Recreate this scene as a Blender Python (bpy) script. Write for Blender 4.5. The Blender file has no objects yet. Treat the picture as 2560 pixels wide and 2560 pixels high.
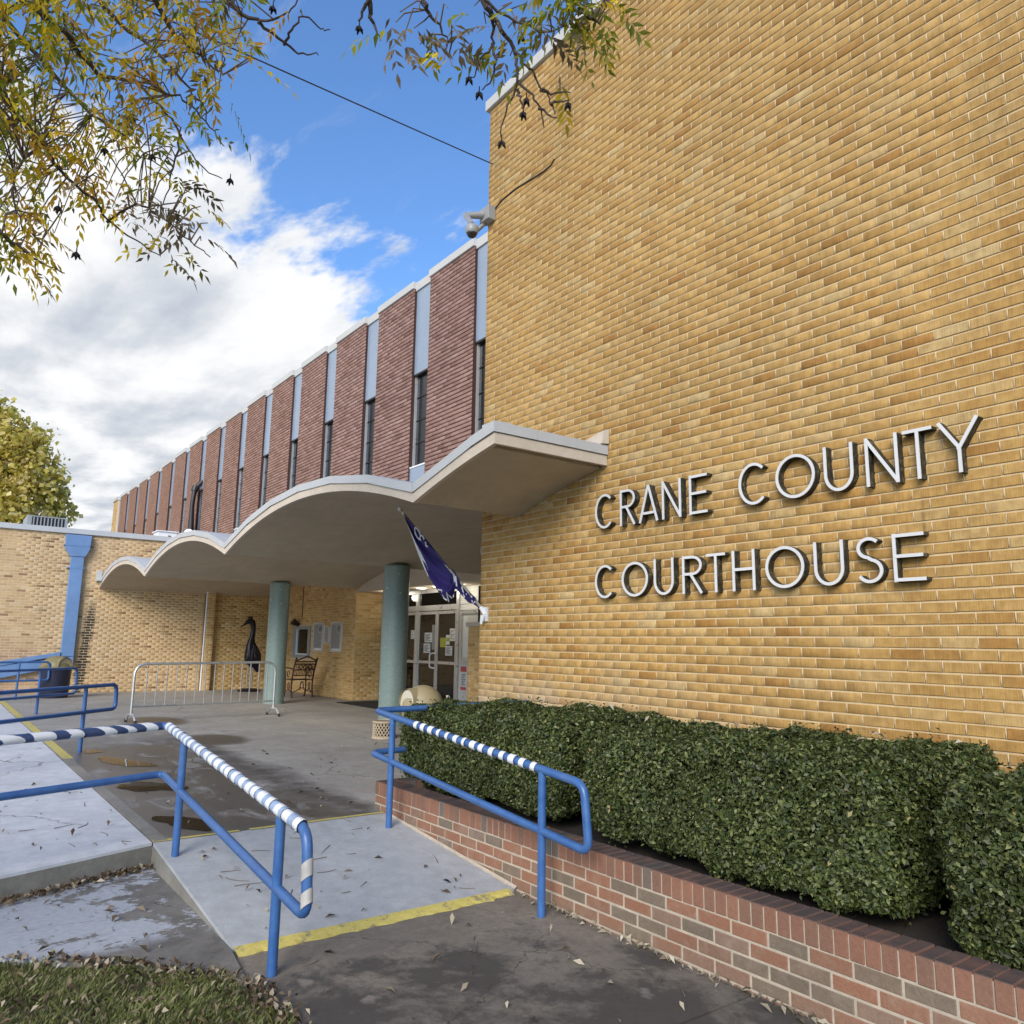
import bpy, math, random
import numpy as np
from mathutils import Vector, Matrix

# ------------------------------------------------------------------ camera, sky, sun, exposure
S = bpy.context.scene
COL = S.collection
F = 1947.1
CR = np.array([[0.596, 0.803, 0.014], [-0.127, 0.111, -0.986], [-0.793, 0.586, 0.168]])
PIT, ROL, YAW = 0.16878067, 0.01399026, 2.20705827
_cp, _sp, _cr, _sr = math.cos(PIT), math.sin(PIT), math.cos(ROL), math.sin(ROL)
_W = np.array([[_cr, -_sr, 0], [_sr, _cr, 0], [0, 0, 1]]) @ np.array([[1, 0, 0], [0, _sp, -_cp], [0, _cp, _sp]])
_cy, _sy = math.cos(YAW), math.sin(YAW)
CR = _W @ np.array([[-_cy, -_sy, 0], [_sy, -_cy, 0], [0, 0, 1]]).T
EYE = np.array([0.0, 0.0, 1.37])

def ray(x, y): return CR.T @ np.array([(x - 1280) / F, (y - 1280) / F, 1.0])
def at_r(x, y, r): d = ray(x, y); return EYE + d / np.linalg.norm(d) * r
def on_y(x, y, yv): d = ray(x, y); return EYE + d * ((yv - EYE[1]) / d[1])
def on_x(x, y, xv): d = ray(x, y); return EYE + d * ((xv - EYE[0]) / d[0])
def on_z(x, y, zv): d = ray(x, y); return EYE + d * ((zv - EYE[2]) / d[2])
def depth(p): return float(CR[2] @ (np.array(p) - EYE))
def proj(p):
    c = CR @ (np.array(p, float) - EYE)
    return 1280 + F * c[0] / max(c[2], .01), 1280 + F * c[1] / max(c[2], .01), c[2]

cam_d = bpy.data.cameras.new('camera'); cam = bpy.data.objects.new('camera', cam_d); COL.objects.link(cam)
cam_d.sensor_width = 36; cam_d.lens = F / 2560 * 36; cam_d.clip_start = .05; cam_d.clip_end = 3000
m3 = np.array([CR[0], -CR[1], -CR[2]]).T
cam.matrix_world = Matrix([list(m3[0]) + [EYE[0]], list(m3[1]) + [EYE[1]], list(m3[2]) + [EYE[2]], [0, 0, 0, 1]])
S.camera = cam

SUN_DIR = Vector((0.54, -0.70, 0.50)).normalized()      # towards the sun
SUN_EL = math.asin(SUN_DIR.z); SUN_AZ = math.atan2(SUN_DIR.x, SUN_DIR.y)
S.view_settings.view_transform = 'Standard'; S.view_settings.look = 'None'
S.view_settings.exposure = 0.55; S.view_settings.gamma = 1.0
S.view_settings.use_curve_mapping = False

class NT:
    """small helper for building node trees"""
    def __init__(s, nt): s.nt = nt; s.L = nt.links
    def n(s, t, **k):
        a = s.nt.nodes.new(t)
        for q, v in k.items(): setattr(a, q, v)
        return a
    def set(s, sock, v):
        if isinstance(v, bpy.types.NodeSocket): s.L.new(v, sock)
        elif v is not None:
            if hasattr(sock.default_value, '__len__') and not hasattr(v, '__len__'): v = (v, v, v)
            if hasattr(sock.default_value, '__len__') and len(sock.default_value) == 4 and len(v) == 3: v = tuple(v) + (1,)
            sock.default_value = v
    def math(s, op, a, b=None, c=None, clamp=False):
        n = s.n('ShaderNodeMath', operation=op, use_clamp=clamp)
        s.set(n.inputs[0], a)
        if b is not None: s.set(n.inputs[1], b)
        if c is not None: s.set(n.inputs[2], c)
        return n.outputs[0]
    def vmath(s, op, a, b=None):
        n = s.n('ShaderNodeVectorMath', operation=op); s.set(n.inputs[0], a)
        if b is not None: s.set(n.inputs[1], b)
        return n.outputs['Value'] if op in ('DOT_PRODUCT', 'LENGTH') else n.outputs[0]
    def pos(s): return s.n('ShaderNodeNewGeometry').outputs['Position']
    def sep(s, v):
        n = s.n('ShaderNodeSeparateXYZ'); s.set(n.inputs[0], v); return n.outputs
    def comb(s, x, y, z):
        n = s.n('ShaderNodeCombineXYZ')
        for i, v in enumerate((x, y, z)): s.set(n.inputs[i], v)
        return n.outputs[0]
    def noise(s, v, scale, detail=4, rough=.55, dist=0, color=False):
        n = s.n('ShaderNodeTexNoise'); s.set(n.inputs['Vector'], v)
        s.set(n.inputs['Scale'], scale); s.set(n.inputs['Detail'], detail); s.set(n.inputs['Roughness'], rough); s.set(n.inputs['Distortion'], dist)
        return n.outputs['Color' if color else 'Fac']
    def ramp(s, f, stops, interp='LINEAR'):
        n = s.n('ShaderNodeValToRGB'); s.set(n.inputs[0], f); r = n.color_ramp; r.interpolation = interp
        while len(r.elements) < len(stops): r.elements.new(.5)
        for e, (p, c) in zip(r.elements, stops):
            e.position = p; e.color = (c, c, c, 1) if not hasattr(c, '__len__') else tuple(c) + (1,)
        return n.outputs[0]
    def mapr(s, f, a, b, c=0, d=1, smooth=False):
        n = s.n('ShaderNodeMapRange'); n.interpolation_type = 'SMOOTHSTEP' if smooth else 'LINEAR'
        for i, v in enumerate((f, a, b, c, d)): s.set(n.inputs[i], v)
        return n.outputs[0]
    def mix(s, f, a, b, mode='MIX'):
        n = s.n('ShaderNodeMix', data_type='RGBA', blend_type=mode); s.set(n.inputs[0], f); s.set(n.inputs[6], a); s.set(n.inputs[7], b)
        return n.outputs[2]
    def bump(s, hgt, strength=.3, dist=.01):
        n = s.n('ShaderNodeBump'); s.set(n.inputs['Height'], hgt); s.set(n.inputs['Strength'], strength); s.set(n.inputs['Distance'], dist)
        return n.outputs[0]

W = bpy.data.worlds.new('World'); S.world = W; W.use_nodes = True
w = NT(W.node_tree); W.node_tree.nodes.clear()
sky = w.n('ShaderNodeTexSky', sky_type='NISHITA'); sky.sun_disc = False
sky.sun_elevation = SUN_EL; sky.sun_rotation = SUN_AZ; sky.air_density = 1.0; sky.dust_density = .4; sky.ozone_density = 3.0
d = w.n('ShaderNodeTexCoord').outputs['Generated']
dx, dy, dz = w.sep(d)
zc = w.math('MAXIMUM', dz, .04)
p = w.comb(w.math('DIVIDE', dx, zc), w.math('DIVIDE', dy, zc), 0)
px, py, _ = w.sep(p)
front = w.math('ADD', px, w.math('MULTIPLY', py, .62))                  # cloud front: deck beyond, open blue overhead
wob = w.noise(w.vmath('MULTIPLY', p, (1, 1.5, 1)), 1.7, 5, .6, .4)
cov = w.mapr(w.math('ADD', front, w.math('MULTIPLY', w.math('SUBTRACT', wob, .5), 1.25)), -.98, -1.75, -.25, .40)
shape = w.noise(w.vmath('MULTIPLY', p, (1.0, 2.1, 1)), 2.5, 12, .61, .15)
puff = w.mapr(w.vmath('LENGTH', w.vmath('MULTIPLY', w.vmath('SUBTRACT', p, (-1.47, .86, 0)), (1.0, 1.0, 0))), .34, .05, 0, .30)
dens = w.mapr(w.math('ADD', w.math('ADD', shape, cov), puff), .52, .74, 0, 1, True)
wisp = w.mapr(w.noise(w.vmath('MULTIPLY', p, (.8, 2.0, 1)), 1.9, 7, .66, 1.2), .54, .88, 0, .5, True)
dens = w.math('MAXIMUM', dens, wisp)
lump = w.noise(w.vmath('MULTIPLY', p, (.9, 1.9, 1)), 1.15, 7, .56, .1)
ccol = w.ramp(lump, [(.34, (.60, .65, .74)), (.44, (.76, .80, .86)), (.53, (.97, .99, 1.02)), (.64, (1.16, 1.16, 1.15))])
skyc = w.mix(1.0, sky.outputs[0], (0.80, 1.02, 1.24), 'MULTIPLY')
skyc = w.vmath('MULTIPLY', skyc, (1.45, 1.45, 1.45))
out = w.mix(dens, skyc, w.vmath('MULTIPLY', ccol, (6.4, 6.4, 6.4)))
bg = w.n('ShaderNodeBackground'); w.set(bg.inputs['Color'], out); bg.inputs['Strength'].default_value = .1
wo = w.n('ShaderNodeOutputWorld'); w.L.new(bg.outputs[0], wo.inputs['Surface'])

sd = bpy.data.lights.new('sun', 'SUN'); sd.energy = 2.7; sd.angle = math.radians(30); sd.color = (1, .91, .78)
so = bpy.data.objects.new('sun', sd); COL.objects.link(so)
so.rotation_euler = (-SUN_DIR).to_track_quat('-Z', 'Y').to_euler(); so.location = (-5, -8, 14)

# ------------------------------------------------------------------ materials
MATS = {}
def new_mat(name):
    m = bpy.data.materials.new(name); m.use_nodes = True; m.node_tree.nodes.clear()
    t = NT(m.node_tree); o = t.n('ShaderNodeOutputMaterial'); b = t.n('ShaderNodeBsdfPrincipled')
    t.L.new(b.outputs[0], o.inputs[0]); MATS[name] = m
    return m, t, b, o
def simple(name, col, rough=.6, metal=0, var=.18, scale=14, bump=.15, bdist=.003, spec=.5, coat=0):
    m, t, b, o = new_mat(name); P = t.pos()
    n1 = t.noise(P, scale, 6, .6); n2 = t.noise(P, scale * .17, 3)
    f = t.math('ADD', t.math('MULTIPLY', n1, .5), t.math('MULTIPLY', n2, .5))
    c0 = tuple(c * (1 - var) for c in col); c1 = tuple(min(1, c * (1 + var)) for c in col)
    t.set(b.inputs['Base Color'], t.ramp(f, [(.35, c0), (.65, c1)]))
    t.set(b.inputs['Roughness'], t.mapr(n1, .3, .7, max(.02, rough - .08), min(1, rough + .08)))
    b.inputs['Metallic'].default_value = metal; b.inputs['Specular IOR Level'].default_value = spec
    b.inputs['Coat Weight'].default_value = coat
    if bump: t.set(b.inputs['Normal'], t.bump(t.noise(P, scale * 5, 4), bump, bdist))
    return m

def brick_mat(name, src, stops, comb=True, stain=None):
    m, t, b, o = new_mat(name); P = t.pos(); x, y, z = t.sep(P)
    rnd = t.n('ShaderNodeObjectInfo').outputs['Random'] if src == 'object' else t.n('ShaderNodeNewGeometry').outputs['Random Per Island']
    base = t.ramp(rnd, stops)
    fine = t.noise(P, 60, 5, .65)
    base = t.mix(t.mapr(fine, .3, .72, 0, .5), base, t.vmath('MULTIPLY', base, (.62, .58, .52)))
    big = t.noise(P, 1.1, 4, .6)
    base = t.mix(1.0, base, t.ramp(big, [(.3, .86), (.7, 1.1)]), 'MULTIPLY')
    spots = t.mapr(t.noise(P, 95, 2, .5), .68, .74)
    base = t.mix(t.math('MULTIPLY', spots, .45), base, (.16, .09, .04))
    h = fine
    if comb:
        cv = t.vmath('MULTIPLY', P, (230, 230, 5)); streak = t.noise(cv, 1, 3, .6)
        base = t.mix(t.mapr(streak, .44, .62, 0, .55), base, t.vmath('MULTIPLY', base, (.66, .60, .5)))
        blot = t.noise(P, 15, 6, .72)
        base = t.mix(1.0, base, t.ramp(blot, [(.3, (.70, .64, .56)), (.7, (1.14, 1.15, 1.17))]), 'MULTIPLY')
        h = t.math('ADD', t.math('MULTIPLY', fine, .5), streak)
    if stain == 'front':
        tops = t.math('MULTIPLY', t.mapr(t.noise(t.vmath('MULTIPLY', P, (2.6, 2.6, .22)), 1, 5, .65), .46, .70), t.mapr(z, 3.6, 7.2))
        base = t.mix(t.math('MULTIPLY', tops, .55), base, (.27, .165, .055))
        grim = t.mapr(t.noise(t.vmath('MULTIPLY', P, (9, 9, .5)), 1, 5, .7), .55, .75)
        base = t.mix(t.math('MULTIPLY', grim, .16), base, (.20, .13, .06))
    if stain == 'front':       # pale efflorescence low on the wall, rust-dark runs under the sign, weathered patch
        e = t.math('MULTIPLY', t.mapr(t.math('ADD', z, t.math('MULTIPLY', t.noise(P, 2.2, 4), 1.0)), 1.75, 1.15), t.mapr(x, -3.2, -6.2), clamp=True)
        base = t.mix(t.math('MULTIPLY', e, .62), base, (.52, .43, .31))
        low = t.mapr(t.math('ADD', z, t.math('MULTIPLY', t.noise(P, 3.1, 3), .5)), .78, .55)
        base = t.mix(t.math('MULTIPLY', low, .5), base, (.50, .42, .32))
        runs = t.math('MULTIPLY', t.mapr(t.noise(t.vmath('MULTIPLY', P, (13, 13, .6)), 1, 3, .6), .60, .72), t.math('MULTIPLY', t.mapr(z, 1.75, 2.1), t.mapr(z, 2.62, 2.4)), clamp=True)
        runs = t.math('MULTIPLY', runs, t.math('MULTIPLY', t.mapr(x, -5.0, -4.6), t.mapr(x, -1.6, -2.2)))
        base = t.mix(t.math('MULTIPLY', runs, .55), base, (.10, .075, .045))
        rust = t.math('MULTIPLY', t.mapr(t.noise(P, 1.5, 4), .46, .66), t.math('MULTIPLY', t.mapr(z, 1.7, 2.3), t.mapr(z, 3.0, 2.7)))
        rust = t.math('MULTIPLY', rust, t.mapr(x, -5.2, -6.4))
        base = t.mix(t.math('MULTIPLY', rust, .5), base, (.34, .155, .055))
    if stain == 'annex':       # black run below the canopy edge, splash stain at the foot
        rown = t.noise(t.comb(1.7, t.math('MULTIPLY', y, .6), t.math('MULTIPLY', z, 13.5)), 1, 2, .6)
        sx = t.math('ABSOLUTE', t.math('SUBTRACT', y, t.math('ADD', 3.24, t.math('MULTIPLY', z, .07))))
        s1 = t.mapr(sx, t.mapr(rown, .3, .7, .06, .24), .0)
        s1 = t.math('MULTIPLY', s1, t.math('MULTIPLY', t.mapr(z, 2.5, 1.7), t.mapr(x, -22.7, -22.9)))
        base = t.mix(t.mapr(s1, .05, .45, 0, .93), base, (.022, .018, .014))
        pk = t.math('MULTIPLY', t.mapr(y, 2.9, 1.6), t.mapr(z, 1.6, .9))
        base = t.mix(t.math('MULTIPLY', pk, .45), base, (.36, .20, .15))
    if stain == 'red':
        pal = t.mapr(x, -13, -30)
        base = t.mix(t.math('MULTIPLY', pal, .5), base, (.36, .19, .10))
        if True:
            base = t.mix(t.math('MULTIPLY', t.mapr(t.noise(P, .9, 4), .5, .75), .25), base, (.42, .27, .23))
    if stain == 'soldier':      # grime lies on the flat tops
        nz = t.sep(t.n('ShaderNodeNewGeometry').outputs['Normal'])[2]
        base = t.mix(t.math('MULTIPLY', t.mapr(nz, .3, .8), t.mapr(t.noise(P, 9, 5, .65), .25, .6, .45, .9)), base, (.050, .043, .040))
    if stain == 'planter':
        film = t.mapr(t.noise(P, 12, 6, .7), .48, .72, 0, .34)
        base = t.mix(film, base, (.33, .255, .195))
        gr = t.mapr(t.math('ADD', z, t.math('MULTIPLY', t.noise(P, 6, 4), .12)), .0, -.12)
        base = t.mix(t.math('MULTIPLY', gr, .35), base, (.20, .16, .12))
        wh = t.math('MULTIPLY', t.mapr(t.noise(P, 3.5, 5, .6), .55, .72), t.mapr(x, -3.4, -5.0))
        base = t.mix(t.math('MULTIPLY', wh, .35), base, (.44, .32, .27))
    t.set(b.inputs['Base Color'], base)
    b.inputs['Roughness'].default_value = .82; b.inputs['Specular IOR Level'].default_value = .35
    t.set(b.inputs['Normal'], t.bump(h, .6, .006))
    return m

YEL = [(0, (.425, .222, .060)), (.05, (.47, .268, .077)), (.17, (.527, .322, .102)), (.5, (.548, .345, .117)), (.83, (.566, .366, .134)), (.95, (.586, .402, .166)), (1, (.61, .45, .215))]
YEL2 = [(0, (.27, .16, .08)), (.05, (.38, .24, .12)), (.11, (.52, .35, .18)), (.5, (.575, .395, .205)), (.85, (.605, .42, .225)), (1, (.63, .475, .29))]
YEL3 = [(0, (.40, .23, .075)), (.12, (.53, .325, .12)), (.5, (.60, .385, .15)), (.8, (.63, .42, .18)), (1, (.66, .48, .25))]
RED = [(0, (.20, .110, .088)), (.2, (.265, .150, .120)), (.6, (.300, .178, .145)), (.9, (.335, .205, .172)), (1, (.365, .24, .205))]
PLN = [(0, (.165, .130, .096)), (.14, (.185, .145, .106)), (.26, (.205, .148, .106)), (.33, (.245, .128, .082)), (.6, (.272, .134, .082)), (.82, (.292, .140, .085)), (.9, (.232, .148, .106)), (1, (.247, .168, .122))]
SOL = [(0, (.15, .14, .13)), (.05, (.165, .135, .11)), (.12, (.215, .122, .085)), (.6, (.250, .122, .080)), (1, (.285, .142, .092))]
for s_ in ('object', 'island'):
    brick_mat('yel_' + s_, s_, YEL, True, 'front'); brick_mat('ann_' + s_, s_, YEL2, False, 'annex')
    brick_mat('rec_' + s_, s_, YEL3, False); brick_mat('red_' + s_, s_, RED, False, 'red'); brick_mat('pln_' + s_, s_, PLN, False, 'planter'); brick_mat('sol_' + s_, s_, SOL, False, 'soldier')
simple('mortar', (.56, .43, .25), .95, var=.12, scale=40, bump=.4)
simple('mortar_head', (.56, .43, .25), .95, var=.16, scale=30, bump=.4)
simple('mortar_annex', (.62, .48, .31), .95, var=.12, scale=40, bump=.4)
simple('mortar_red', (.050, .022, .018), .95, var=.2, scale=30, bump=.3)
simple('mortar_planter', (.42, .355, .275), .95, var=.15, scale=40, bump=.5)
simple('coping', (.50, .49, .46), .5, var=.06, scale=3, bump=.05)
simple('flashing', (.47, .48, .48), .42, var=.07, scale=4, bump=.08)
simple('stucco', (.54, .465, .37), .9, var=.10, scale=12, bump=.5, bdist=.004)
simple('soffit', (.46, .385, .275), .95, var=.13, scale=5, bump=.9, bdist=.006)
simple('roofing', (.45, .45, .45), .9, var=.15, scale=5)
simple('blue_panel', (.245, .305, .385), .35, var=.08, scale=3, bump=.03, coat=.2)
simple('white_metal', (.74, .75, .76), .4, var=.05, scale=6, bump=.05)
simple('alu', (.60, .61, .61), .32, metal=.55, var=.06, scale=8, bump=.04)
simple('siding', (.66, .66, .63), .6, var=.05, scale=4, bump=.05)
simple('black_metal', (.018, .016, .016), .45, var=.2, scale=12, bump=.1)
simple('bronze', (.013, .010, .016), .34, var=.35, scale=10, bump=.25, metal=.3)
simple('rust_metal', (.055, .018, .012), .6, var=.3, scale=8)
simple('rail_blue', (.040, .118, .315), .34, var=.16, scale=11, bump=.12, bdist=.002, coat=.15)
simple('downspout_blue', (.135, .235, .42), .5, var=.12, scale=5, bump=.1)
simple('tape_white', (.74, .75, .76), .35, var=.05, scale=30, bump=.4, bdist=.004)
simple('tape_blue', (.27, .36, .51), .35, var=.12, scale=30, bump=.4, bdist=.004)
simple('tape_navy', (.04, .07, .16), .35, var=.15, scale=30, bump=.4, bdist=.004)
simple('tape_tan', (.42, .40, .37), .4, var=.15, scale=30, bump=.3)
simple('steel', (.55, .56, .55), .38, metal=.75, var=.15, scale=14, bump=.1)
simple('rubber', (.02, .02, .02), .8)
simple('tan_plastic', (.38, .31, .18), .5, var=.07, scale=6, bump=.1)
simple('cream_plastic', (.62, .56, .44), .5, var=.06, scale=6, bump=.1)
simple('dark_plastic', (.02, .022, .045), .45, var=.2, scale=6)
simple('khaki_lid', (.20, .165, .075), .5, var=.15, scale=6)
simple('bronze_sign', (.36, .37, .37), .45, metal=.2, var=.05, scale=6)
simple('paper', (.74, .74, .72), .8, var=.03, scale=8, bump=.05)
simple('paper_yellow', (.42, .40, .06), .8, var=.05)
simple('paper_red', (.55, .10, .10), .8, var=.05)
simple('ink', (.16, .17, .18), .8, var=.1)
simple('bark', (.075, .055, .045), .9, var=.35, scale=20, bump=.8, bdist=.01)
simple('twig_mat', (.15, .115, .09), .9, var=.3, scale=20, bump=.3)
simple('husk', (.012, .009, .008), .85, var=.3, scale=40, bump=.5)
simple('soil', (.030, .022, .016), 1, var=.4, scale=20, bump=1, bdist=.03)
simple('flag_purple', (.018, .010, .105), .75, var=.2, scale=9, bump=.2)
simple('flag_white', (.70, .69, .70), .8, var=.06)
simple('flag_black', (.012, .010, .018), .8, var=.1)
simple('pole_gold', (.45, .40, .30), .4, metal=.4)
simple('camera_grey', (.27, .275, .27), .4, var=.05)
simple('letter_face', (.62, .62, .615), .34, var=.04, scale=9, bump=.03)
simple('mat_rubber', (.015, .013, .012), .95, var=.3, scale=40, bump=.5)
simple('blind', (.62, .60, .52), .7, var=.05)
simple('interior', (.05, .042, .036), .9, var=.4, scale=1.2)
simple('unit_grey', (.27, .29, .285), .5, var=.08, scale=4)
simple('basket_tan', (.46, .37, .25), .6, var=.1, scale=10)
# painted pipe: worn blue enamel with small chips and dull streaks
m, t, b, o = new_mat('rail_blue'); P = t.pos()
n1 = t.noise(P, 9, 6, .65); chip = t.mapr(t.noise(P, 55, 4, .6), .685, .70)
c = t.ramp(n1, [(.3, (.030, .092, .255)), (.7, (.052, .140, .345))]); c = t.mix(t.mapr(t.noise(P, 3.5, 6, .7), .52, .75, 0, .35), c, (.11, .17, .28))
t.set(b.inputs['Base Color'], t.mix(chip, c, (.16, .12, .095))); t.set(b.inputs['Roughness'], t.mapr(n1, .3, .7, .28, .46)); t.set(b.inputs['Normal'], t.bump(t.math('SUBTRACT', t.noise(P, 70, 4), t.math('MULTIPLY', chip, .5)), .2, .003))
# letter returns: dark bronze-black sides with pale mould streaks
m, t, b, o = new_mat('letter_side'); P = t.pos()
f = t.noise(t.vmath('MULTIPLY', P, (14, 30, 26)), 1, 6, .7)
t.set(b.inputs['Base Color'], t.ramp(f, [(.42, (.012, .010, .008)), (.56, (.050, .042, .022)), (.72, (.22, .19, .11))])); b.inputs['Roughness'].default_value = .75
# column mosaic tiles
m, t, b, o = new_mat('mosaic'); P = t.pos(); rnd = t.n('ShaderNodeNewGeometry').outputs['Random Per Island']
c = t.ramp(rnd, [(0, (.215, .285, .262)), (.3, (.228, .300, .275)), (.65, (.24, .313, .288)), (.9965, (.252, .327, .30)), (.998, (.7, .72, .68)), (1, (.72, .74, .7))])
t.set(b.inputs['Base Color'], c); b.inputs['Roughness'].default_value = .38
simple('grout', (.18, .235, .215), .9, var=.12, scale=30)
# glass
m, t, b, o = new_mat('glass'); t.nt.nodes.remove(b)
tr = t.n('ShaderNodeBsdfTransparent'); tr.inputs[0].default_value = (.42, .42, .40, 1)
gl = t.n('ShaderNodeBsdfGlossy'); gl.inputs[0].default_value = (.9, .92, .95, 1)
t.set(gl.inputs['Roughness'], t.mapr(t.noise(t.pos(), 3, 3), .3, .7, .01, .05))
fr = t.n('ShaderNodeFresnel'); fr.inputs[0].default_value = 1.5
mx = t.n('ShaderNodeMixShader'); t.L.new(fr.outputs[0], mx.inputs[0]); t.L.new(tr.outputs[0], mx.inputs[1]); t.L.new(gl.outputs[0], mx.inputs[2]); t.L.new(mx.outputs[0], o.inputs[0])
simple('dark_glass', (.014, .015, .018), .22, var=.3, scale=2, bump=0, spec=.4)
simple('dome_glass', (.02, .02, .022), .08, var=.1, scale=2, bump=0)
m, t, b, o = new_mat('downlight'); b.inputs['Base Color'].default_value = (.9, .9, .85, 1)
b.inputs['Emission Color'].default_value = (1, .93, .8, 1); t.set(b.inputs['Emission Strength'], t.mapr(t.noise(t.pos(), 30, 2), .3, .7, 1.6, 2.2))

def leaf_mat(name, stops, trans=.35, rough=.5, src='island'):
    m, t, b, o = new_mat(name); P = t.pos()
    rnd = t.n('ShaderNodeNewGeometry').outputs['Random Per Island']
    c = t.ramp(rnd, stops); c = t.mix(1.0, c, t.ramp(t.noise(P, 2.3, 3), [(.3, .72), (.7, 1.22)]), 'MULTIPLY')
    t.set(b.inputs['Base Color'], c); b.inputs['Roughness'].default_value = rough
    tl = t.n('ShaderNodeBsdfTranslucent'); t.set(tl.inputs[0], t.vmath('MULTIPLY', c, (1.25, 1.2, .8)))
    mx = t.n('ShaderNodeMixShader'); mx.inputs[0].default_value = trans
    t.L.new(b.outputs[0], mx.inputs[1]); t.L.new(tl.outputs[0], mx.inputs[2]); t.L.new(mx.outputs[0], o.inputs[0])
    return m
leaf_mat('hedge_leaf', [(0, (.024, .036, .010)), (.4, (.055, .076, .020)), (.75, (.098, .126, .036)), (.93, (.165, .19, .062)), (.985, (.20, .21, .07)), (1, (.38, .31, .14))], .2, .50)
leaf_mat('pecan_green', [(0, (.10, .14, .018)), (.5, (.22, .26, .03)), (1, (.38, .38, .045))], .66)
leaf_mat('pecan_yellow', [(0, (.30, .26, .025)), (.5, (.68, .52, .035)), (1, (.78, .62, .06))], .70)
leaf_mat('pecan_orange', [(0, (.36, .19, .02)), (.5, (.62, .36, .03)), (1, (.66, .44, .07))], .68)
leaf_mat('pecan_dull', [(0, (.13, .11, .075)), (.5, (.20, .165, .11)), (1, (.27, .21, .13))], .5)
leaf_mat('far_leaf', [(0, (.30, .28, .05)), (.3, (.52, .45, .09)), (.6, (.68, .55, .15)), (.85, (.74, .60, .24)), (1, (.78, .70, .44))], .5, .6)
leaf_mat('grass_blade', [(0, (.065, .082, .022)), (.35, (.128, .152, .040)), (.7, (.190, .210, .062)), (.88, (.25, .23, .11)), (1, (.34, .28, .17))], .3, .6)
leaf_mat('dry_leaf', [(0, (.055, .032, .018)), (.35, (.13, .085, .05)), (.7, (.25, .19, .12)), (.9, (.42, .35, .25)), (1, (.52, .44, .30))], .2, .7)
leaf_mat('pale_leaf', [(0, (.20, .15, .09)), (.5, (.42, .36, .26)), (1, (.58, .52, .40))], .2, .7)

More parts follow.
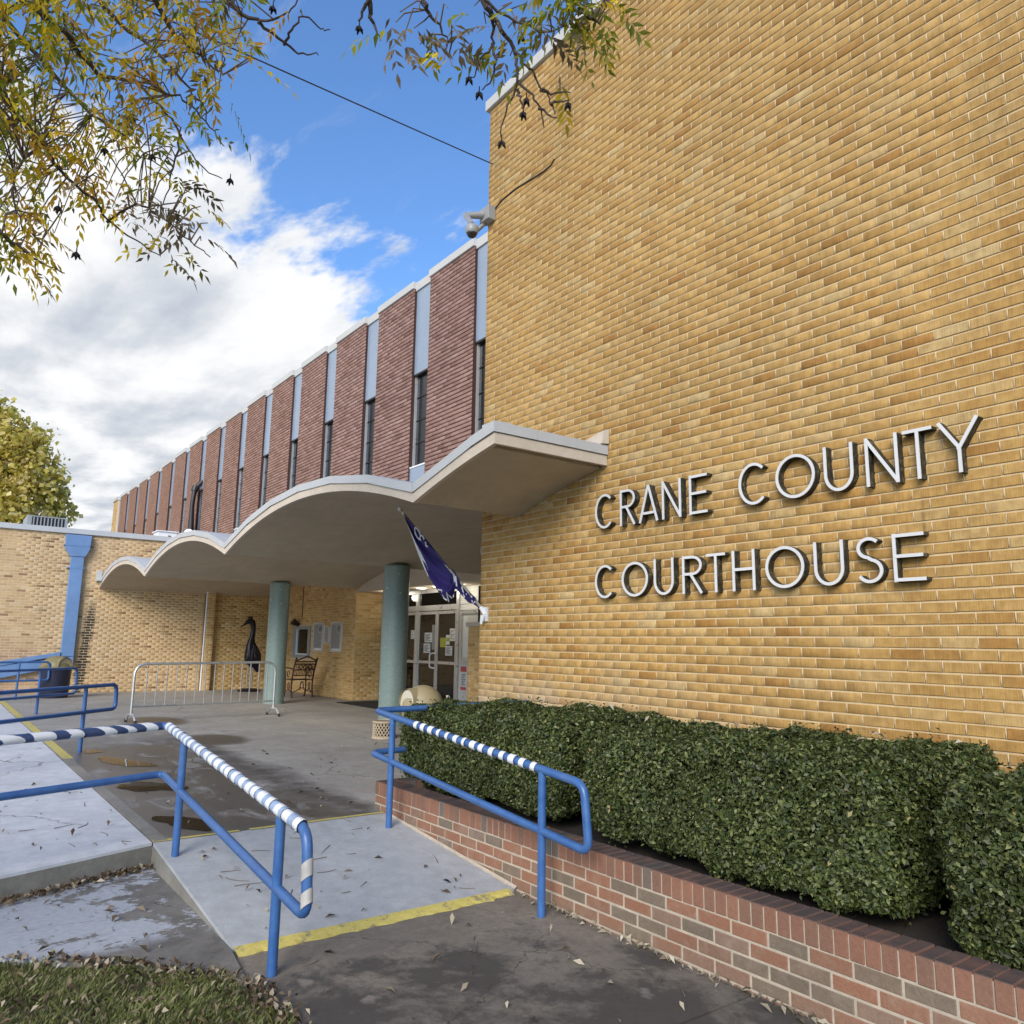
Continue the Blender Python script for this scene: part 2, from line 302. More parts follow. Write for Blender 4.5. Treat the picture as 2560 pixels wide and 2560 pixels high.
def concrete(name, c0, c1, kind=None, rough=.85):
    m, t, b, o = new_mat(name); P = t.pos(); x, y, z = t.sep(P)
    n1 = t.noise(P, 1.3, 6, .62, .4); n2 = t.noise(P, 26, 5, .7); n3 = t.noise(P, 160, 3, .6)
    f = t.math('ADD', t.math('MULTIPLY', n1, .7), t.math('MULTIPLY', n2, .3))
    c = t.ramp(f, [(.33, c0), (.66, c1)])
    c = t.mix(t.mapr(n3, .35, .72, 0, .45), c, t.vmath('MULTIPLY', c, (.55, .55, .55)))
    c = t.mix(1.0, c, t.ramp(t.noise(P, 7.5, 8, .72), [(.3, .82), (.7, 1.14)]), 'MULTIPLY')
    r = rough
    if kind == 'plaza':
        nn = t.math('MULTIPLY', t.math('SUBTRACT', t.noise(P, 1.7, 5, .6), .5), 1.1)
        band = t.mapr(t.math('ABSOLUTE', t.math('SUBTRACT', t.math('ADD', y, t.math('MULTIPLY', nn, .5)), 3.02)), .30, .06)
        band = t.math('MULTIPLY', band, t.math('MULTIPLY', t.mapr(x, -13.5, -11.5), t.mapr(t.noise(P, 3.0, 5, .7), .30, .55)))
        c = t.mix(t.math('MULTIPLY', band, .85), c, (.055, .046, .038))
        wet = t.math('MULTIPLY', t.mapr(t.math('ADD', y, nn), 3.3, 2.7), t.math('MULTIPLY', t.mapr(x, -14, -11), t.mapr(y, 1.35, 1.5)), clamp=True)
        wn = t.mapr(t.noise(t.vmath('MULTIPLY', P, (1, 2.2, 1)), 1.6, 6, .65, .8), .30, .50)
        wet2 = t.math('MULTIPLY', wet, wn)
        for (qx, qy, ax_, ay_) in ((-9.95, 1.95, .85, .36), (-8.2, 1.86, .75, .42), (-6.45, 1.76, .62, .36), (-11.05, 1.8, .5, .25), (-11.6, 3.4, .7, .45), (-14.6, 3.3, .9, .5)):
            ex = t.vmath('LENGTH', t.vmath('MULTIPLY', t.vmath('SUBTRACT', P, (qx, qy, 0)), (1 / ax_, 1 / ay_, 0)))
            wet2 = t.math('MAXIMUM', wet2, t.mapr(t.math('ADD', ex, t.math('MULTIPLY', nn, .35)), 1.15, .75))
        c = t.mix(t.math('MULTIPLY', wet2, .88), c, (.072, .060, .048))
        bl = t.mapr(t.noise(P, .9, 5, .6), .56, .68)
        c = t.mix(t.math('MULTIPLY', bl, .30), c, (.16, .14, .115))
        rustp = t.math('MULTIPLY', t.mapr(t.noise(P, 1.9, 4), .55, .75), t.mapr(x, -8.5, -6.5))
        c = t.mix(t.math('MULTIPLY', rustp, .35), c, (.30, .20, .13))
        r = t.mapr(wet2, .2, .9, .8, .34)
    elif kind == 'slab':
        st = t.mapr(t.noise(t.vmath('MULTIPLY', P, (3.5, 1.2, 1)), 1.4, 6, .65), .55, .75)
        c = t.mix(t.math('MULTIPLY', st, .4), c, (.26, .24, .22)); r = .6
    elif kind == 'ramp':
        st = t.mapr(t.noise(P, 2.6, 5, .6), .58, .76)
        c = t.mix(t.math('MULTIPLY', st, .35), c, (.22, .22, .23)); r = .62
    elif kind == 'flake':
        v = t.vmath('MULTIPLY', P, (1.35, 1.0, 1)); fl = t.math('ADD', t.math('MULTIPLY', t.noise(v, 2.6, 10, .72, .1), .75), t.math('MULTIPLY', t.noise(v, 19, 6, .7), .25))
        g = t.mapr(y, 1.38, .70, -.04, .10)
        k = t.mapr(t.math('ADD', fl, g), .495, .515)
        k = t.math('MULTIPLY', k, t.mapr(t.math('ADD', x, t.math('MULTIPLY', fl, .5)), -4.22, -4.35))
        c = t.mix(k, t.ramp(t.noise(P, 5, 6, .7), [(.3, (.085, .078, .068)), (.7, (.21, .195, .17))]), t.ramp(n2, [(.3, (.30, .315, .335)), (.7, (.40, .415, .44))]))
        t.set(b.inputs['Normal'], t.bump(k, .5, .004))
    elif kind == 'walk':
        bl = t.mapr(t.noise(P, 1.15, 9, .70, .2), .40, .62)
        c = t.mix(bl, c, t.ramp(n2, [(.3, (.15, .125, .095)), (.7, (.24, .205, .165))]))
        bk = t.mapr(t.math('ADD', t.noise(P, 1.9, 9, .72, .2), t.mapr(x, -4.2, -3.2, -.10, .03)), .46, .56)
        c = t.mix(t.math('MULTIPLY', bk, .78), c, (.038, .034, .030))
        hot = t.math('MULTIPLY', t.mapr(t.noise(P, 4.2, 3, .5), .68, .74), .6)
        c = t.mix(hot, c, (.27, .23, .19)); r = .7
    if kind in ('plaza', 'walk', 'flake', 'slab'):          # hairline cracks
        vo = t.n('ShaderNodeTexVoronoi', feature='DISTANCE_TO_EDGE'); vv = t.vmath('ADD', P, t.vmath('MULTIPLY', t.noise(P, 2.2, 5, .6, 0, True), (.55, .55, 0)))
        t.set(vo.inputs['Vector'], t.vmath('MULTIPLY', vv, (1, 1, 0))); vo.inputs['Scale'].default_value = {'plaza': .42, 'walk': .8, 'flake': 1.5, 'slab': .3}[kind]
        ck = t.math('MULTIPLY', t.mapr(vo.outputs['Distance'], .0045, .0015), t.mapr(t.noise(P, .8, 3), .42, .55))
        c = t.mix(t.math('MULTIPLY', ck, .75), c, (.035, .030, .025))
    if kind != 'flake': t.set(b.inputs['Normal'], t.bump(t.math('ADD', n2, t.math('MULTIPLY', n3, .6)), .35, .004))
    t.set(b.inputs['Base Color'], c); t.set(b.inputs['Roughness'], r)
    return m
concrete('plaza_concrete', (.270, .250, .218), (.385, .360, .318), 'plaza')
concrete('slab_concrete', (.52, .535, .55), (.66, .67, .68), 'slab')
concrete('ramp_concrete', (.365, .38, .385), (.455, .468, .470), 'ramp')
concrete('flaked_concrete', (.3, .3, .3), (.4, .4, .4), 'flake')
concrete('walk_concrete', (.115, .100, .080), (.20, .175, .140), 'walk')
concrete('edge_concrete', (.16, .15, .125), (.30, .28, .24))
m, t, b, o = new_mat('yellow_paint'); P = t.pos(); n = t.noise(P, 16, 6, .7); n2 = t.noise(P, 70, 3)
k = t.mapr(t.math('ADD', t.math('MULTIPLY', n, .75), t.math('MULTIPLY', n2, .25)), .53, .62)
t.set(b.inputs['Base Color'], t.mix(k, t.ramp(n2, [(.3, (.47, .38, .075)), (.7, (.58, .49, .15))]), (.22, .19, .12))); b.inputs['Roughness'].default_value = .7
m, t, b, o = new_mat('puddle_water'); P = t.pos()
t.set(b.inputs['Base Color'], t.ramp(t.noise(P, 6, 4), [(.3, (.010, .008, .005)), (.7, (.026, .019, .012))])); b.inputs['Roughness'].default_value = .05; b.inputs['IOR'].default_value = 1.28; b.inputs['Specular IOR Level'].default_value = .25
simple('ground_mat', (.085, .095, .035), 1, var=.35, scale=3, bump=.6, bdist=.02)
simple('turf_soil', (.060, .065, .022), 1, var=.4, scale=14, bump=.8, bdist=.02)

# ------------------------------------------------------------------ geometry helpers
ORG = {}
def link(o, parent=None):
    COL.objects.link(o)
    if parent is not None: o.parent = parent
    return o
def tag(o, label=None, cat=None, group=None, kind=None):
    if label: o['label'] = label
    if cat: o['category'] = cat
    if group: o['group'] = group
    if kind: o['kind'] = kind
    return o
def thing(name, loc, label, cat, group=None):
    o = bpy.data.objects.new(name, None); o.empty_display_size = .2; link(o); o.location = loc
    ORG[o] = Vector(loc); return tag(o, label, cat, group)

class MB:
    def __init__(s): s.v = []; s.f = []
    def add(s, vs, fs):
        k = len(s.v); s.v += [tuple(map(float, q)) for q in vs]; s.f += [tuple(i + k for i in f) for f in fs]; return s
    def box(s, a, b):
        x0, y0, z0 = a; x1, y1, z1 = b
        return s.add([(x0, y0, z0), (x1, y0, z0), (x1, y1, z0), (x0, y1, z0), (x0, y0, z1), (x1, y0, z1), (x1, y1, z1), (x0, y1, z1)],
                     [(0, 3, 2, 1), (4, 5, 6, 7), (0, 1, 5, 4), (1, 2, 6, 5), (2, 3, 7, 6), (3, 0, 4, 7)])
    def obox(s, c, ax, ay, az):
        c, ax, ay, az = map(np.array, (c, ax, ay, az)); vs = []
        for k in (-1, 1):
            for i, j in ((-1, -1), (1, -1), (1, 1), (-1, 1)): vs.append(c + i * ax + j * ay + k * az)
        return s.add(vs, [(0, 3, 2, 1), (4, 5, 6, 7), (0, 1, 5, 4), (1, 2, 6, 5), (2, 3, 7, 6), (3, 0, 4, 7)])
    def prism(s, poly, a, b):
        """poly: list of 3D points (one face), extruded by vector a->b given as offset vector"""
        off = np.array(b) - np.array(a); n = len(poly); P0 = [np.array(q, float) for q in poly]
        vs = P0 + [q + off for q in P0]
        fs = [tuple(range(n))[::-1], tuple(range(n, 2 * n))] + [(i, (i + 1) % n, n + (i + 1) % n, n + i) for i in range(n)]
        return s.add(vs, fs)
    def tube(s, pts, r, n=10, cap=True, closed=False, sq=None):
        pts = [np.array(q, float) for q in pts]; m = len(pts)
        rs = r if hasattr(r, '__len__') else [r] * m
        up = None; rings = []; vs = []
        for i in range(m):
            a = pts[max(i - 1, 0)]; c = pts[min(i + 1, m - 1)]
            if closed: a = pts[i - 1]; c = pts[(i + 1) % m]
            tg = c - a; tg = tg / (np.linalg.norm(tg) + 1e-9)
            if up is None:
                up = np.array([0, 0, 1.]) if abs(tg[2]) < .9 else np.array([1., 0, 0])
            sd_ = np.cross(tg, up); sd_ /= np.linalg.norm(sd_) + 1e-9; up = np.cross(sd_, tg)
            for k in range(n):
                an = 2 * math.pi * k / n; e = (1, 1) if sq is None else sq
                vs.append(pts[i] + rs[i] * (math.cos(an) * sd_ * e[0] + math.sin(an) * up * e[1]))
        fs = []
        for i in range(m if closed else m - 1):
            for k in range(n):
                j = (i + 1) % m
                fs.append((i * n + k, i * n + (k + 1) % n, j * n + (k + 1) % n, j * n + k))
        if cap and not closed: fs += [tuple(range(n))[::-1], tuple(range((m - 1) * n, m * n))]
        return s.add(vs, fs)
    def lathe(s, prof, c, n=28):
        vs = []; fs = []
        for r, z in prof:
            for k in range(n):
                a = 2 * math.pi * k / n; vs.append((c[0] + r * math.cos(a), c[1] + r * math.sin(a), c[2] + z))
        for i in range(len(prof) - 1):
            for k in range(n): fs.append((i * n + k, i * n + (k + 1) % n, (i + 1) * n + (k + 1) % n, (i + 1) * n + k))
        fs += [tuple(range(n))[::-1], tuple(range((len(prof) - 1) * n, len(prof) * n))]
        return s.add(vs, fs)
    def build(s, name, mat, parent=None, smooth=False, bevel=0, root_org=None):
        org = root_org if root_org is not None else (ORG[parent] if parent in ORG else Vector((0, 0, 0)))
        me = bpy.data.meshes.new(name); me.from_pydata([(a - org[0], b_ - org[1], c - org[2]) for a, b_, c in s.v], [], s.f)
        me.materials.append(MATS[mat]); me.update()
        if smooth: me.polygons.foreach_set('use_smooth', [True] * len(me.polygons))
        o = link(bpy.data.objects.new(name, me), parent); ORG[o] = Vector(org)
        if parent is None and root_org is not None: o.location = org
        if smooth:
            try: me.set_sharp_from_angle(angle=math.radians(40))
            except Exception: pass
        if bevel:
            md = o.modifiers.new('bevel', 'BEVEL'); md.width = bevel; md.segments = 2; md.limit_method = 'ANGLE'; md.angle_limit = math.radians(40)
        return o
def np_mesh(name, V, Fq, mat, parent=None, org=(0, 0, 0), smooth=False):
    """V (n,3), Fq (m,k) numpy"""
    me = bpy.data.meshes.new(name); V = np.asarray(V, np.float32) - np.array(org, np.float32); Fq = np.asarray(Fq, np.int32)
    me.vertices.add(len(V)); me.vertices.foreach_set('co', V.ravel())
    k = Fq.shape[1]; me.loops.add(Fq.size); me.loops.foreach_set('vertex_index', Fq.ravel())
    me.polygons.add(len(Fq)); me.polygons.foreach_set('loop_start', np.arange(0, Fq.size, k, dtype=np.int32))
    try: me.polygons.foreach_set('loop_total', np.full(len(Fq), k, np.int32))
    except Exception: pass
    me.materials.append(MATS[mat]); me.update(calc_edges=True); me.validate()
    o = link(bpy.data.objects.new(name, me), parent); ORG[o] = Vector(org); return o
def solo(mb, name, mat, loc, label, cat, group=None, **k):
    o = mb.build(name, mat, None, root_org=Vector(loc), **k); return tag(o, label, cat, group)
def struct(mb, name, mat, **k):
    return tag(mb.build(name, mat, None, **k), kind='structure')
def arc(c, r, a0, a1, n, u, v):
    c, u, v = map(np.array, (c, u, v))
    return [c + r * (math.cos(a) * u + math.sin(a) * v) for a in np.linspace(a0, a1, n)]
def fillet(pts, r, n=5):
    pts = [np.array(q, float) for q in pts]; out = [pts[0]]
    for i in range(1, len(pts) - 1):
        a, b_, c = pts[i - 1], pts[i], pts[i + 1]
        d0 = (a - b_); d1 = (c - b_); l0 = np.linalg.norm(d0); l1 = np.linalg.norm(d1)
        k = min(r, l0 * .45, l1 * .45); p0 = b_ + d0 / l0 * k; p1 = b_ + d1 / l1 * k
        for tt in np.linspace(0, 1, n): out.append((1 - tt) ** 2 * p0 + 2 * tt * (1 - tt) * b_ + tt ** 2 * p1)
    out.append(pts[-1]); return out

BRICK_CACHE = {}
def brick_verts(hl, hh, dp, ch):
    """front at +n; local axes (u, n, z)"""
    v = []
    for n_, a in ((-.03, 0), (dp - ch, 0), (dp, ch)):
        v += [(-hl + a, n_, -hh + a), (hl - a, n_, -hh + a), (hl - a, n_, hh - a), (-hl + a, n_, hh - a)]
    f = []
    for r_ in (0, 4):
        for i in range(4): f.append((r_ + i, r_ + (i + 1) % 4, r_ + 4 + (i + 1) % 4, r_ + 4 + i))
    f.append((8, 9, 10, 11)); return v, f
def brick_field(parent, org, u, nrm, width, z0, z1, mats, L=.2032, H=.0677, jv=.010, jh=.010, dp=.007, n_ind=300, seed=1, skip=None, ch=.0025, jit=.0012, phase=0.0, head=None, rest_name='brickwork'):
    """individual bricks on a wall: the largest ones in view as parts, the rest joined as one part"""
    rng = random.Random(seed); u = np.array(u, float); nrm = np.array(nrm, float); org = np.array(org, float)
    rows = []; k = 0; z = z0
    nrow = int(round((z1 - z0) / H)); Hh = (z1 - z0) / nrow
    items = []
    for r_ in range(nrow):
        zc = z0 + (r_ + .5) * Hh
        s0 = -L * (.5 if r_ % 2 else 0) + phase * L
        while s0 < width - .01:
            a, b_ = max(s0, 0), min(s0 + L, width)
            s0 += L
            if b_ - a < .03: continue
            c = org + u * ((a + b_) / 2) + np.array([0, 0, zc])
            if skip and skip(c, a, b_, zc): continue
            items.append((c, (b_ - a - jv) / 2, (Hh - jh) / 2))
    def size(it):
        x, y, dd = proj(it[0])
        if dd < .2 or not (-40 < x < 2600 and -40 < y < 2600): return 0
        return it[1] / dd
    order = sorted(range(len(items)), key=lambda i: -size(items[i]))
    ind = [i for i in order[:n_ind] if size(items[i]) > 0]
    iset = set(ind); P0 = ORG[parent]
    M = np.array([u, nrm, [0, 0, 1]])
    for i in ind:
        c, hl, hh = items[i]; key = (round(hl, 3), round(hh, 3), dp, mats[0], tuple(np.round(M.ravel(), 3)))
        if key not in BRICK_CACHE:
            v, f = brick_verts(hl, hh, dp, ch); v = [tuple(np.array(q) @ M) for q in v]
            me = bpy.data.meshes.new('brick'); me.from_pydata(v, [], f); me.materials.append(MATS[mats[0]]); me.update(); BRICK_CACHE[key] = me
        o = bpy.data.objects.new('brick', BRICK_CACHE[key]); link(o, parent)
        o.location = Vector(c) - P0 + Vector(nrm) * rng.uniform(-jit, jit) + Vector((0, 0, rng.uniform(-.0014, .0014))); o.rotation_euler = tuple(nrm * rng.gauss(0, .004)); o.scale = (1 - rng.uniform(0, .018) * abs(u[0]), 1 - rng.uniform(0, .018) * abs(u[1]), 1 - rng.uniform(0, .05))
    V = []; Fc = []
    for i, (c, hl, hh) in enumerate(items):
        if i in iset: continue
        v, f = brick_verts(hl - rng.uniform(0, .0022), hh - rng.uniform(0, .0018), dp + rng.uniform(-jit, jit), ch); k = len(V); tl_ = rng.gauss(0, .004); v = [(q[0], q[1], q[2] + q[0] * tl_) for q in v]
        V += [tuple(c + np.array(q) @ M) for q in v]; Fc += [tuple(j + k for j in q) for q in f]
    if head:                                     # head joints struck nearly flush, bed joints raked
        Vh = []; Fh = []
        for c, hl, hh in items:
            jw = jv / 2 - rng.uniform(.0, .0028); dh = dp - rng.uniform(.0012, .0045); cx_ = c + u * (hl + jv / 2); k = len(Vh)
            for n2, a_ in ((0, 0), (dh, 0)):
                for su, sz in ((-1, -1), (1, -1), (1, 1), (-1, 1)): Vh.append(tuple(cx_ + u * su * jw + nrm * n2 + np.array([0, 0, sz * (hh + .0005)])))
            Fh += [(k + q, k + (q + 1) % 4, k + 4 + (q + 1) % 4, k + 4 + q) for q in range(4)] + [(k + 4, k + 5, k + 6, k + 7)]
        tag(np_mesh('head_joints', np.array(Vh), np.array(Fh), head, parent, org=P0), kind='stuff')
    if V:
        o = np_mesh(rest_name, np.array(V), np.array(Fc), mats[1], parent, org=P0); tag(o, kind='stuff')
    return len(items)

# ------------------------------------------------------------------ ground, paving
RX0, RX1, RY0, RY1 = -5.99, -4.21, 1.405, 3.17            # ramp
ZL = -.17                                               # lower walk level
struct(MB().add([(-600, -600, -.45), (600, -600, -.45), (600, 600, -.45), (-600, 600, -.45)], [(0, 1, 2, 3)]), 'ground', 'ground_mat')
struct(MB().box((-23.2, 1.41, -.4), (RX0 - .004, 9.3, 0)), 'plaza', 'plaza_concrete')
# entry joints are real gaps: two strips of paving next to the yellow line
pl = MB()
pl.box((-60, -14, -.4), (-10.98, 1.40, .0)); struct(pl, 'sidewalk', 'slab_concrete')
sx = on_z(0, 2190, 0)
def slabpoly(mb, pts, z0, z1):
    return mb.prism([(x, y, z0) for x, y in pts], (0, 0, z0), (0, 0, z1))
sl = MB(); slabpoly(sl, [(-8.32, -14), (-2.6, -14), (-5.64, .48), (-5.985, 1.396), (-8.32, 1.396)][::1], -.13, .0)
struct(sl, 'sidewalk', 'slab_concrete')
sl = MB(); slabpoly(sl, [(-10.97, -14), (-8.33, -14), (-8.33, 1.396), (-10.97, 1.396)], -.13, .0)
struct(sl, 'sidewalk', 'slab_concrete')
struct(MB().box((-14, -14, -.4), (-7, 1.39, -.02)), 'slab_bed', 'edge_concrete')
# exposed rough edge of the slab
e0, e1 = np.array((-5.985, 1.396)), np.array((-5.64, .48))
dv = (e1 - e0) / np.linalg.norm(e1 - e0); e2 = e0 + dv * 9
nv = np.array((-dv[1], dv[0])); nv = nv if nv[0] > 0 else -nv
sl = MB(); slabpoly(sl, [tuple(e0 - nv * .01), tuple(e2 - nv * .01), tuple(e2 + nv * .004), tuple(e0 + nv * .004)], -.3, -.018)
struct(sl, 'slab_edge', 'edge_concrete')
# ramp: sloping painted top with raised concrete flank
rz = lambda x: (x - RX0) / (RX1 - RX0) * -.15
rp = MB().add([(RX0, RY0, -.4), (RX1, RY0, -.4), (RX1, RY1, -.4), (RX0, RY1, -.4), (RX0, RY0, 0), (RX1, RY0, -.15), (RX1, RY1, -.15), (RX0, RY1, 0)],
              [(0, 3, 2, 1), (4, 5, 6, 7), (0, 1, 5, 4), (1, 2, 6, 5), (2, 3, 7, 6), (3, 0, 4, 7)])
struct(rp, 'ramp', 'ramp_concrete')
rp = MB().add([(RX0 - .002, RY0 - .006, -.4), (RX1, RY0 - .006, -.4), (RX1, RY0 - .006, -.172), (RX0 - .002, RY0 - .006, -.022), (RX0 - .002, RY0 + .02, -.4), (RX1, RY0 + .02, -.4), (RX1, RY0 + .02, -.172), (RX0 - .002, RY0 + .02, -.022)],
              [(0, 1, 2, 3), (4, 7, 6, 5), (3, 2, 6, 7), (0, 4, 5, 1), (1, 5, 6, 2), (0, 3, 7, 4)])
struct(rp, 'ramp_edge', 'edge_concrete')
# lower walk in three bays, joints between them
def joint_bay(x0, x1, nm='walkway'):
    mb = MB(); mb.box((x0, 1.36, -.4), (x1, 3.175, ZL)); struct(mb, nm, 'walk_concrete')
joint_bay(RX1 + .004, -2.42); joint_bay(-2.405, -.6); joint_bay(-.585, 6)
# flaked lower slab
fl = MB(); slabpoly(fl, [(-6.3, 1.398), (-6.0, .2), (-4.7, .2), (-4.72, .45), (-4.22, 1.06), (-3.80, 1.345), (-4.2, 1.398)], -.3, -.152)
struct(fl, 'old_slab', 'flaked_concrete')
# lawn
lw = MB(); slabpoly(lw, [(-8, .1), (-4.68, .1), (-4.70, .45), (-4.2, 1.05), (-3.79, 1.34), (-3.3, 1.354), (6, 1.354), (6, -14), (-2, -14)], -.4, -.175)
struct(lw, 'lawn', 'turf_soil')
# yellow painted lines: plaza edge, top and foot of the ramp
struct(MB().box((-20.6, 1.425, .0005), (-10.55, 1.525, .004)), 'painted_line', 'yellow_paint')
yl = MB(); n_ = 24
for i in range(n_):
    y0 = RY0 + (RY1 - RY0) * i / n_; y1 = RY0 + (RY1 - RY0) * (i + 1) / n_
    if i == 8: continue
    yl.add([(RX0 - .035, y0, .004), (RX0 + .012, y0, .004), (RX0 + .012, y1, .004), (RX0 - .035, y1, .004)], [(0, 1, 2, 3)])
struct(yl, 'painted_line', 'yellow_paint')
rr = random.Random(5); yl = MB(); prev = None
for i in range(41):
    y = RY0 + .005 + (RY1 - .05 - RY0) * i / 40; wv = .078 + rr.uniform(-.010, .008) - (.02 if i > 36 else 0)
    cur = [(RX1 - .004, y, -.1455), (RX1 + .03, y, -.152), (RX1 + wv, y, ZL + .004 + rr.uniform(0, .002)), (RX1 + wv, y, ZL - .03)]
    if prev:
        for j in range(3): yl.add([prev[j], prev[j + 1], cur[j + 1], cur[j]], [(0, 1, 2, 3)])
    prev = cur
struct(yl, 'painted_line', 'yellow_paint')
struct(MB().box((-10.55, 1.412, .0008), (-6.0, 1.50, .005)), 'paving_strip', 'edge_concrete')
rr = random.Random(8); bd_ = MB(); n_ = 60
prev = None
for i in range(n_ + 1):
    x = RX0 + .1 + (RX1 - RX0 - .08) * i / n_; w_ = .004 + rr.uniform(0, .014); cur = [(x, 3.17, rz(x) + .006 + rr.uniform(0, .010)), (x, 3.17 - w_, rz(x) + .0015), (x, 3.174, rz(x) + .018)]
    if prev: bd_.add([prev[0], cur[0], cur[1], prev[1]], [(0, 1, 2, 3)]); bd_.add([prev[2], cur[2], cur[0], prev[0]], [(0, 1, 2, 3)])
    prev = cur
struct(bd_, 'joint_mortar', 'mortar_planter')
# puddles
def puddle(cx, cy, rx, ry, seed, ang=0):
    r_ = random.Random(seed); ph = [r_.uniform(0, 6.28) for _ in range(4)]; vs = [(cx, cy, .0045)]; n_ = 40
    for k in range(n_):
        a = 2 * math.pi * k / n_; q = 1 + .16 * math.sin(2 * a + ph[0]) + .12 * math.sin(3 * a + ph[1]) + .07 * math.sin(5 * a + ph[2]) + .05 * math.sin(9 * a + ph[3])
        x_, y_ = rx * q * math.cos(a), ry * q * math.sin(a)
        vs.append((cx + x_ * math.cos(ang) - y_ * math.sin(ang), cy + x_ * math.sin(ang) + y_ * math.cos(ang), .0035))
    struct(MB().add(vs, [(0, 1 + k, 1 + (k + 1) % n_) for k in range(n_)]), 'puddle', 'puddle_water')
puddle(-9.95, 1.95, .48, .17, 1, .25); puddle(-8.2, 1.86, .36, .21, 2, .35); puddle(-6.48, 1.74, .30, .15, 3, .3)
puddle(-11.05, 1.80, .16, .10, 5, .2)

# ------------------------------------------------------------------ courthouse block with the sign (yellow brick)
YW = 4.75; XC = -6.98
bl = thing('courthouse_building', (XC, YW, 0), 'tall tan brick courthouse block with metal lettering and plain windowless wall', 'building')
core = MB().box((XC, YW, -.4), (8, 18, 7.70)); core.build('wall', 'mortar', bl)
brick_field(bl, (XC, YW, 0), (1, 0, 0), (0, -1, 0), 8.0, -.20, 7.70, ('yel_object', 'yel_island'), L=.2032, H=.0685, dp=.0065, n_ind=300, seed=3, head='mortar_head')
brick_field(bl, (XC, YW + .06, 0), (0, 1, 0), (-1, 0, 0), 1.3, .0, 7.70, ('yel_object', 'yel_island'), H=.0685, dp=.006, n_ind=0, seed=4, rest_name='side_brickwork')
cp = MB(); cp.box((XC - .045, YW - .045, 7.70), (8.06, 18, 7.83)); cp.build('coping', 'coping', bl, bevel=.006)

# ------------------------------------------------------------------ sign: one letter at a time
sg = thing('wall_sign', (-3.7, YW - .04, 1.75), 'raised metal letters reading CRANE COUNTY COURTHOUSE on tan brick wall', 'sign')
DPT = .074; YFR = YW - DPT
def stroke(pts, w_, closed=False):
    """2D polyline -> list of quads outline (left,right) ribbons"""
    pts = [np.array(q, float) for q in pts]; n_ = len(pts); Lf = []; Rt = []
    for i in range(n_):
        a = pts[i - 1] if (i > 0 or closed) else pts[i]; c = pts[(i + 1) % n_] if (i < n_ - 1 or closed) else pts[i]
        d_ = c - a; d_ /= np.linalg.norm(d_); nn = np.array([-d_[1], d_[0]])
        Lf.append(pts[i] + nn * w_ / 2); Rt.append(pts[i] - nn * w_ / 2)
    return Lf, Rt
def glyph(ch):
    """strokes in a unit-height box, width wd; returns (wd, [(pts, closed)])"""
    el = lambda cx, cy, rx, ry, a0, a1, n=26: [(cx + rx * math.cos(a), cy + ry * math.sin(a)) for a in np.linspace(math.radians(a0), math.radians(a1), n)]
    s = .045
    if ch == 'C': return [(el(.5, .5, .5 - s, .5 - s, 48, 312), 0)]
    if ch == 'O': return [(el(.5, .5, .5 - s, .5 - s, 0, 348.75, 32), 1)]
    if ch == 'U': return [([(s, 1)] + el(.5, .38, .5 - s, .38 - s, 180, 360, 18) + [(1 - s, 1)], 0)]
    if ch == 'R': return [([(s, 0), (s, 1)], 0), ([(s, 1 - s), (.5, 1 - s)] + el(.5, .735, .42, .265 - s, 90, -90, 14) + [(s, .47 + s)], 0), ([(.42, .50), (.95, 0)], 0)]
    if ch == 'A': return [([(s, 0), (.5, .985)], 0), ([(.5, .985), (1 - s, 0)], 0), ([(.22, .24), (.78, .24)], 0)]
    if ch == 'N': return [([(s, 0), (s, 1)], 0), ([(1 - s, 0), (1 - s, 1)], 0), ([(s, .97), (1 - s, .03)], 0)]
    if ch == 'E': return [([(s, 0), (s, 1)], 0), ([(s, 1 - s), (1, 1 - s)], 0), ([(s, .53), (.95, .53)], 0), ([(s, s), (1, s)], 0)]
    if ch == 'T': return [([(0, 1 - s), (1, 1 - s)], 0), ([(.5, 0), (.5, 1 - s)], 0)]
    if ch == 'Y': return [([(0, 1), (.5, .47), (.5, 0)], 0), ([(1, 1), (.47, .43)], 0)]
    if ch == 'H': return [([(s, 0), (s, 1)], 0), ([(1 - s, 0), (1 - s, 1)], 0), ([(s, .53), (1 - s, .53)], 0)]
    if ch == 'S': return [(el(.5, .755, .40, .245 - s, 38, 262, 20) + el(.5, .275, .44, .275 - s, 78, -152, 20), 0)]
def letter(ch, x0, x1, z0, z1, idx):
    sw = .0205; wx_, hz = x1 - x0, z1 - z0
    face = MB(); side = MB()
    for k, (pts, cl) in enumerate(glyph(ch)):
        q = [(x0 + a * wx_, z0 + b_ * hz) for a, b_ in pts]
        Lf, Rt = stroke(q, sw, cl); n_ = len(q); yf = YFR - .0008 * k
        vs = []
        for a, b_ in zip(Lf, Rt): vs += [(a[0], yf, a[1]), (b_[0], yf, b_[1]), (a[0], YW + .002, a[1]), (b_[0], YW + .002, b_[1]), (a[0], yf + .006, a[1]), (b_[0], yf + .006, b_[1])]
        ff = []; fs = []
        for i in range(n_ if cl else n_ - 1):
            i0 = 6 * i; i1 = 6 * ((i + 1) % n_)
            ff += [(i0, i0 + 1, i1 + 1, i1), (i0, i1, i1 + 4, i0 + 4), (i0 + 1, i0 + 5, i1 + 5, i1 + 1)]
            fs += [(i0 + 4, i1 + 4, i1 + 2, i0 + 2), (i0 + 5, i0 + 3, i1 + 3, i1 + 5)]
        if not cl:
            e = 6 * (n_ - 1); ff += [(0, 4, 5, 1), (e, e + 1, e + 5, e + 4)]; fs += [(4, 2, 3, 5), (e + 4, e + 5, e + 3, e + 2)]
        face.add(vs, ff); side.add(vs, fs)
    o = face.build('letter', 'letter_face', sg); side.build('letter_return', 'letter_side', o)
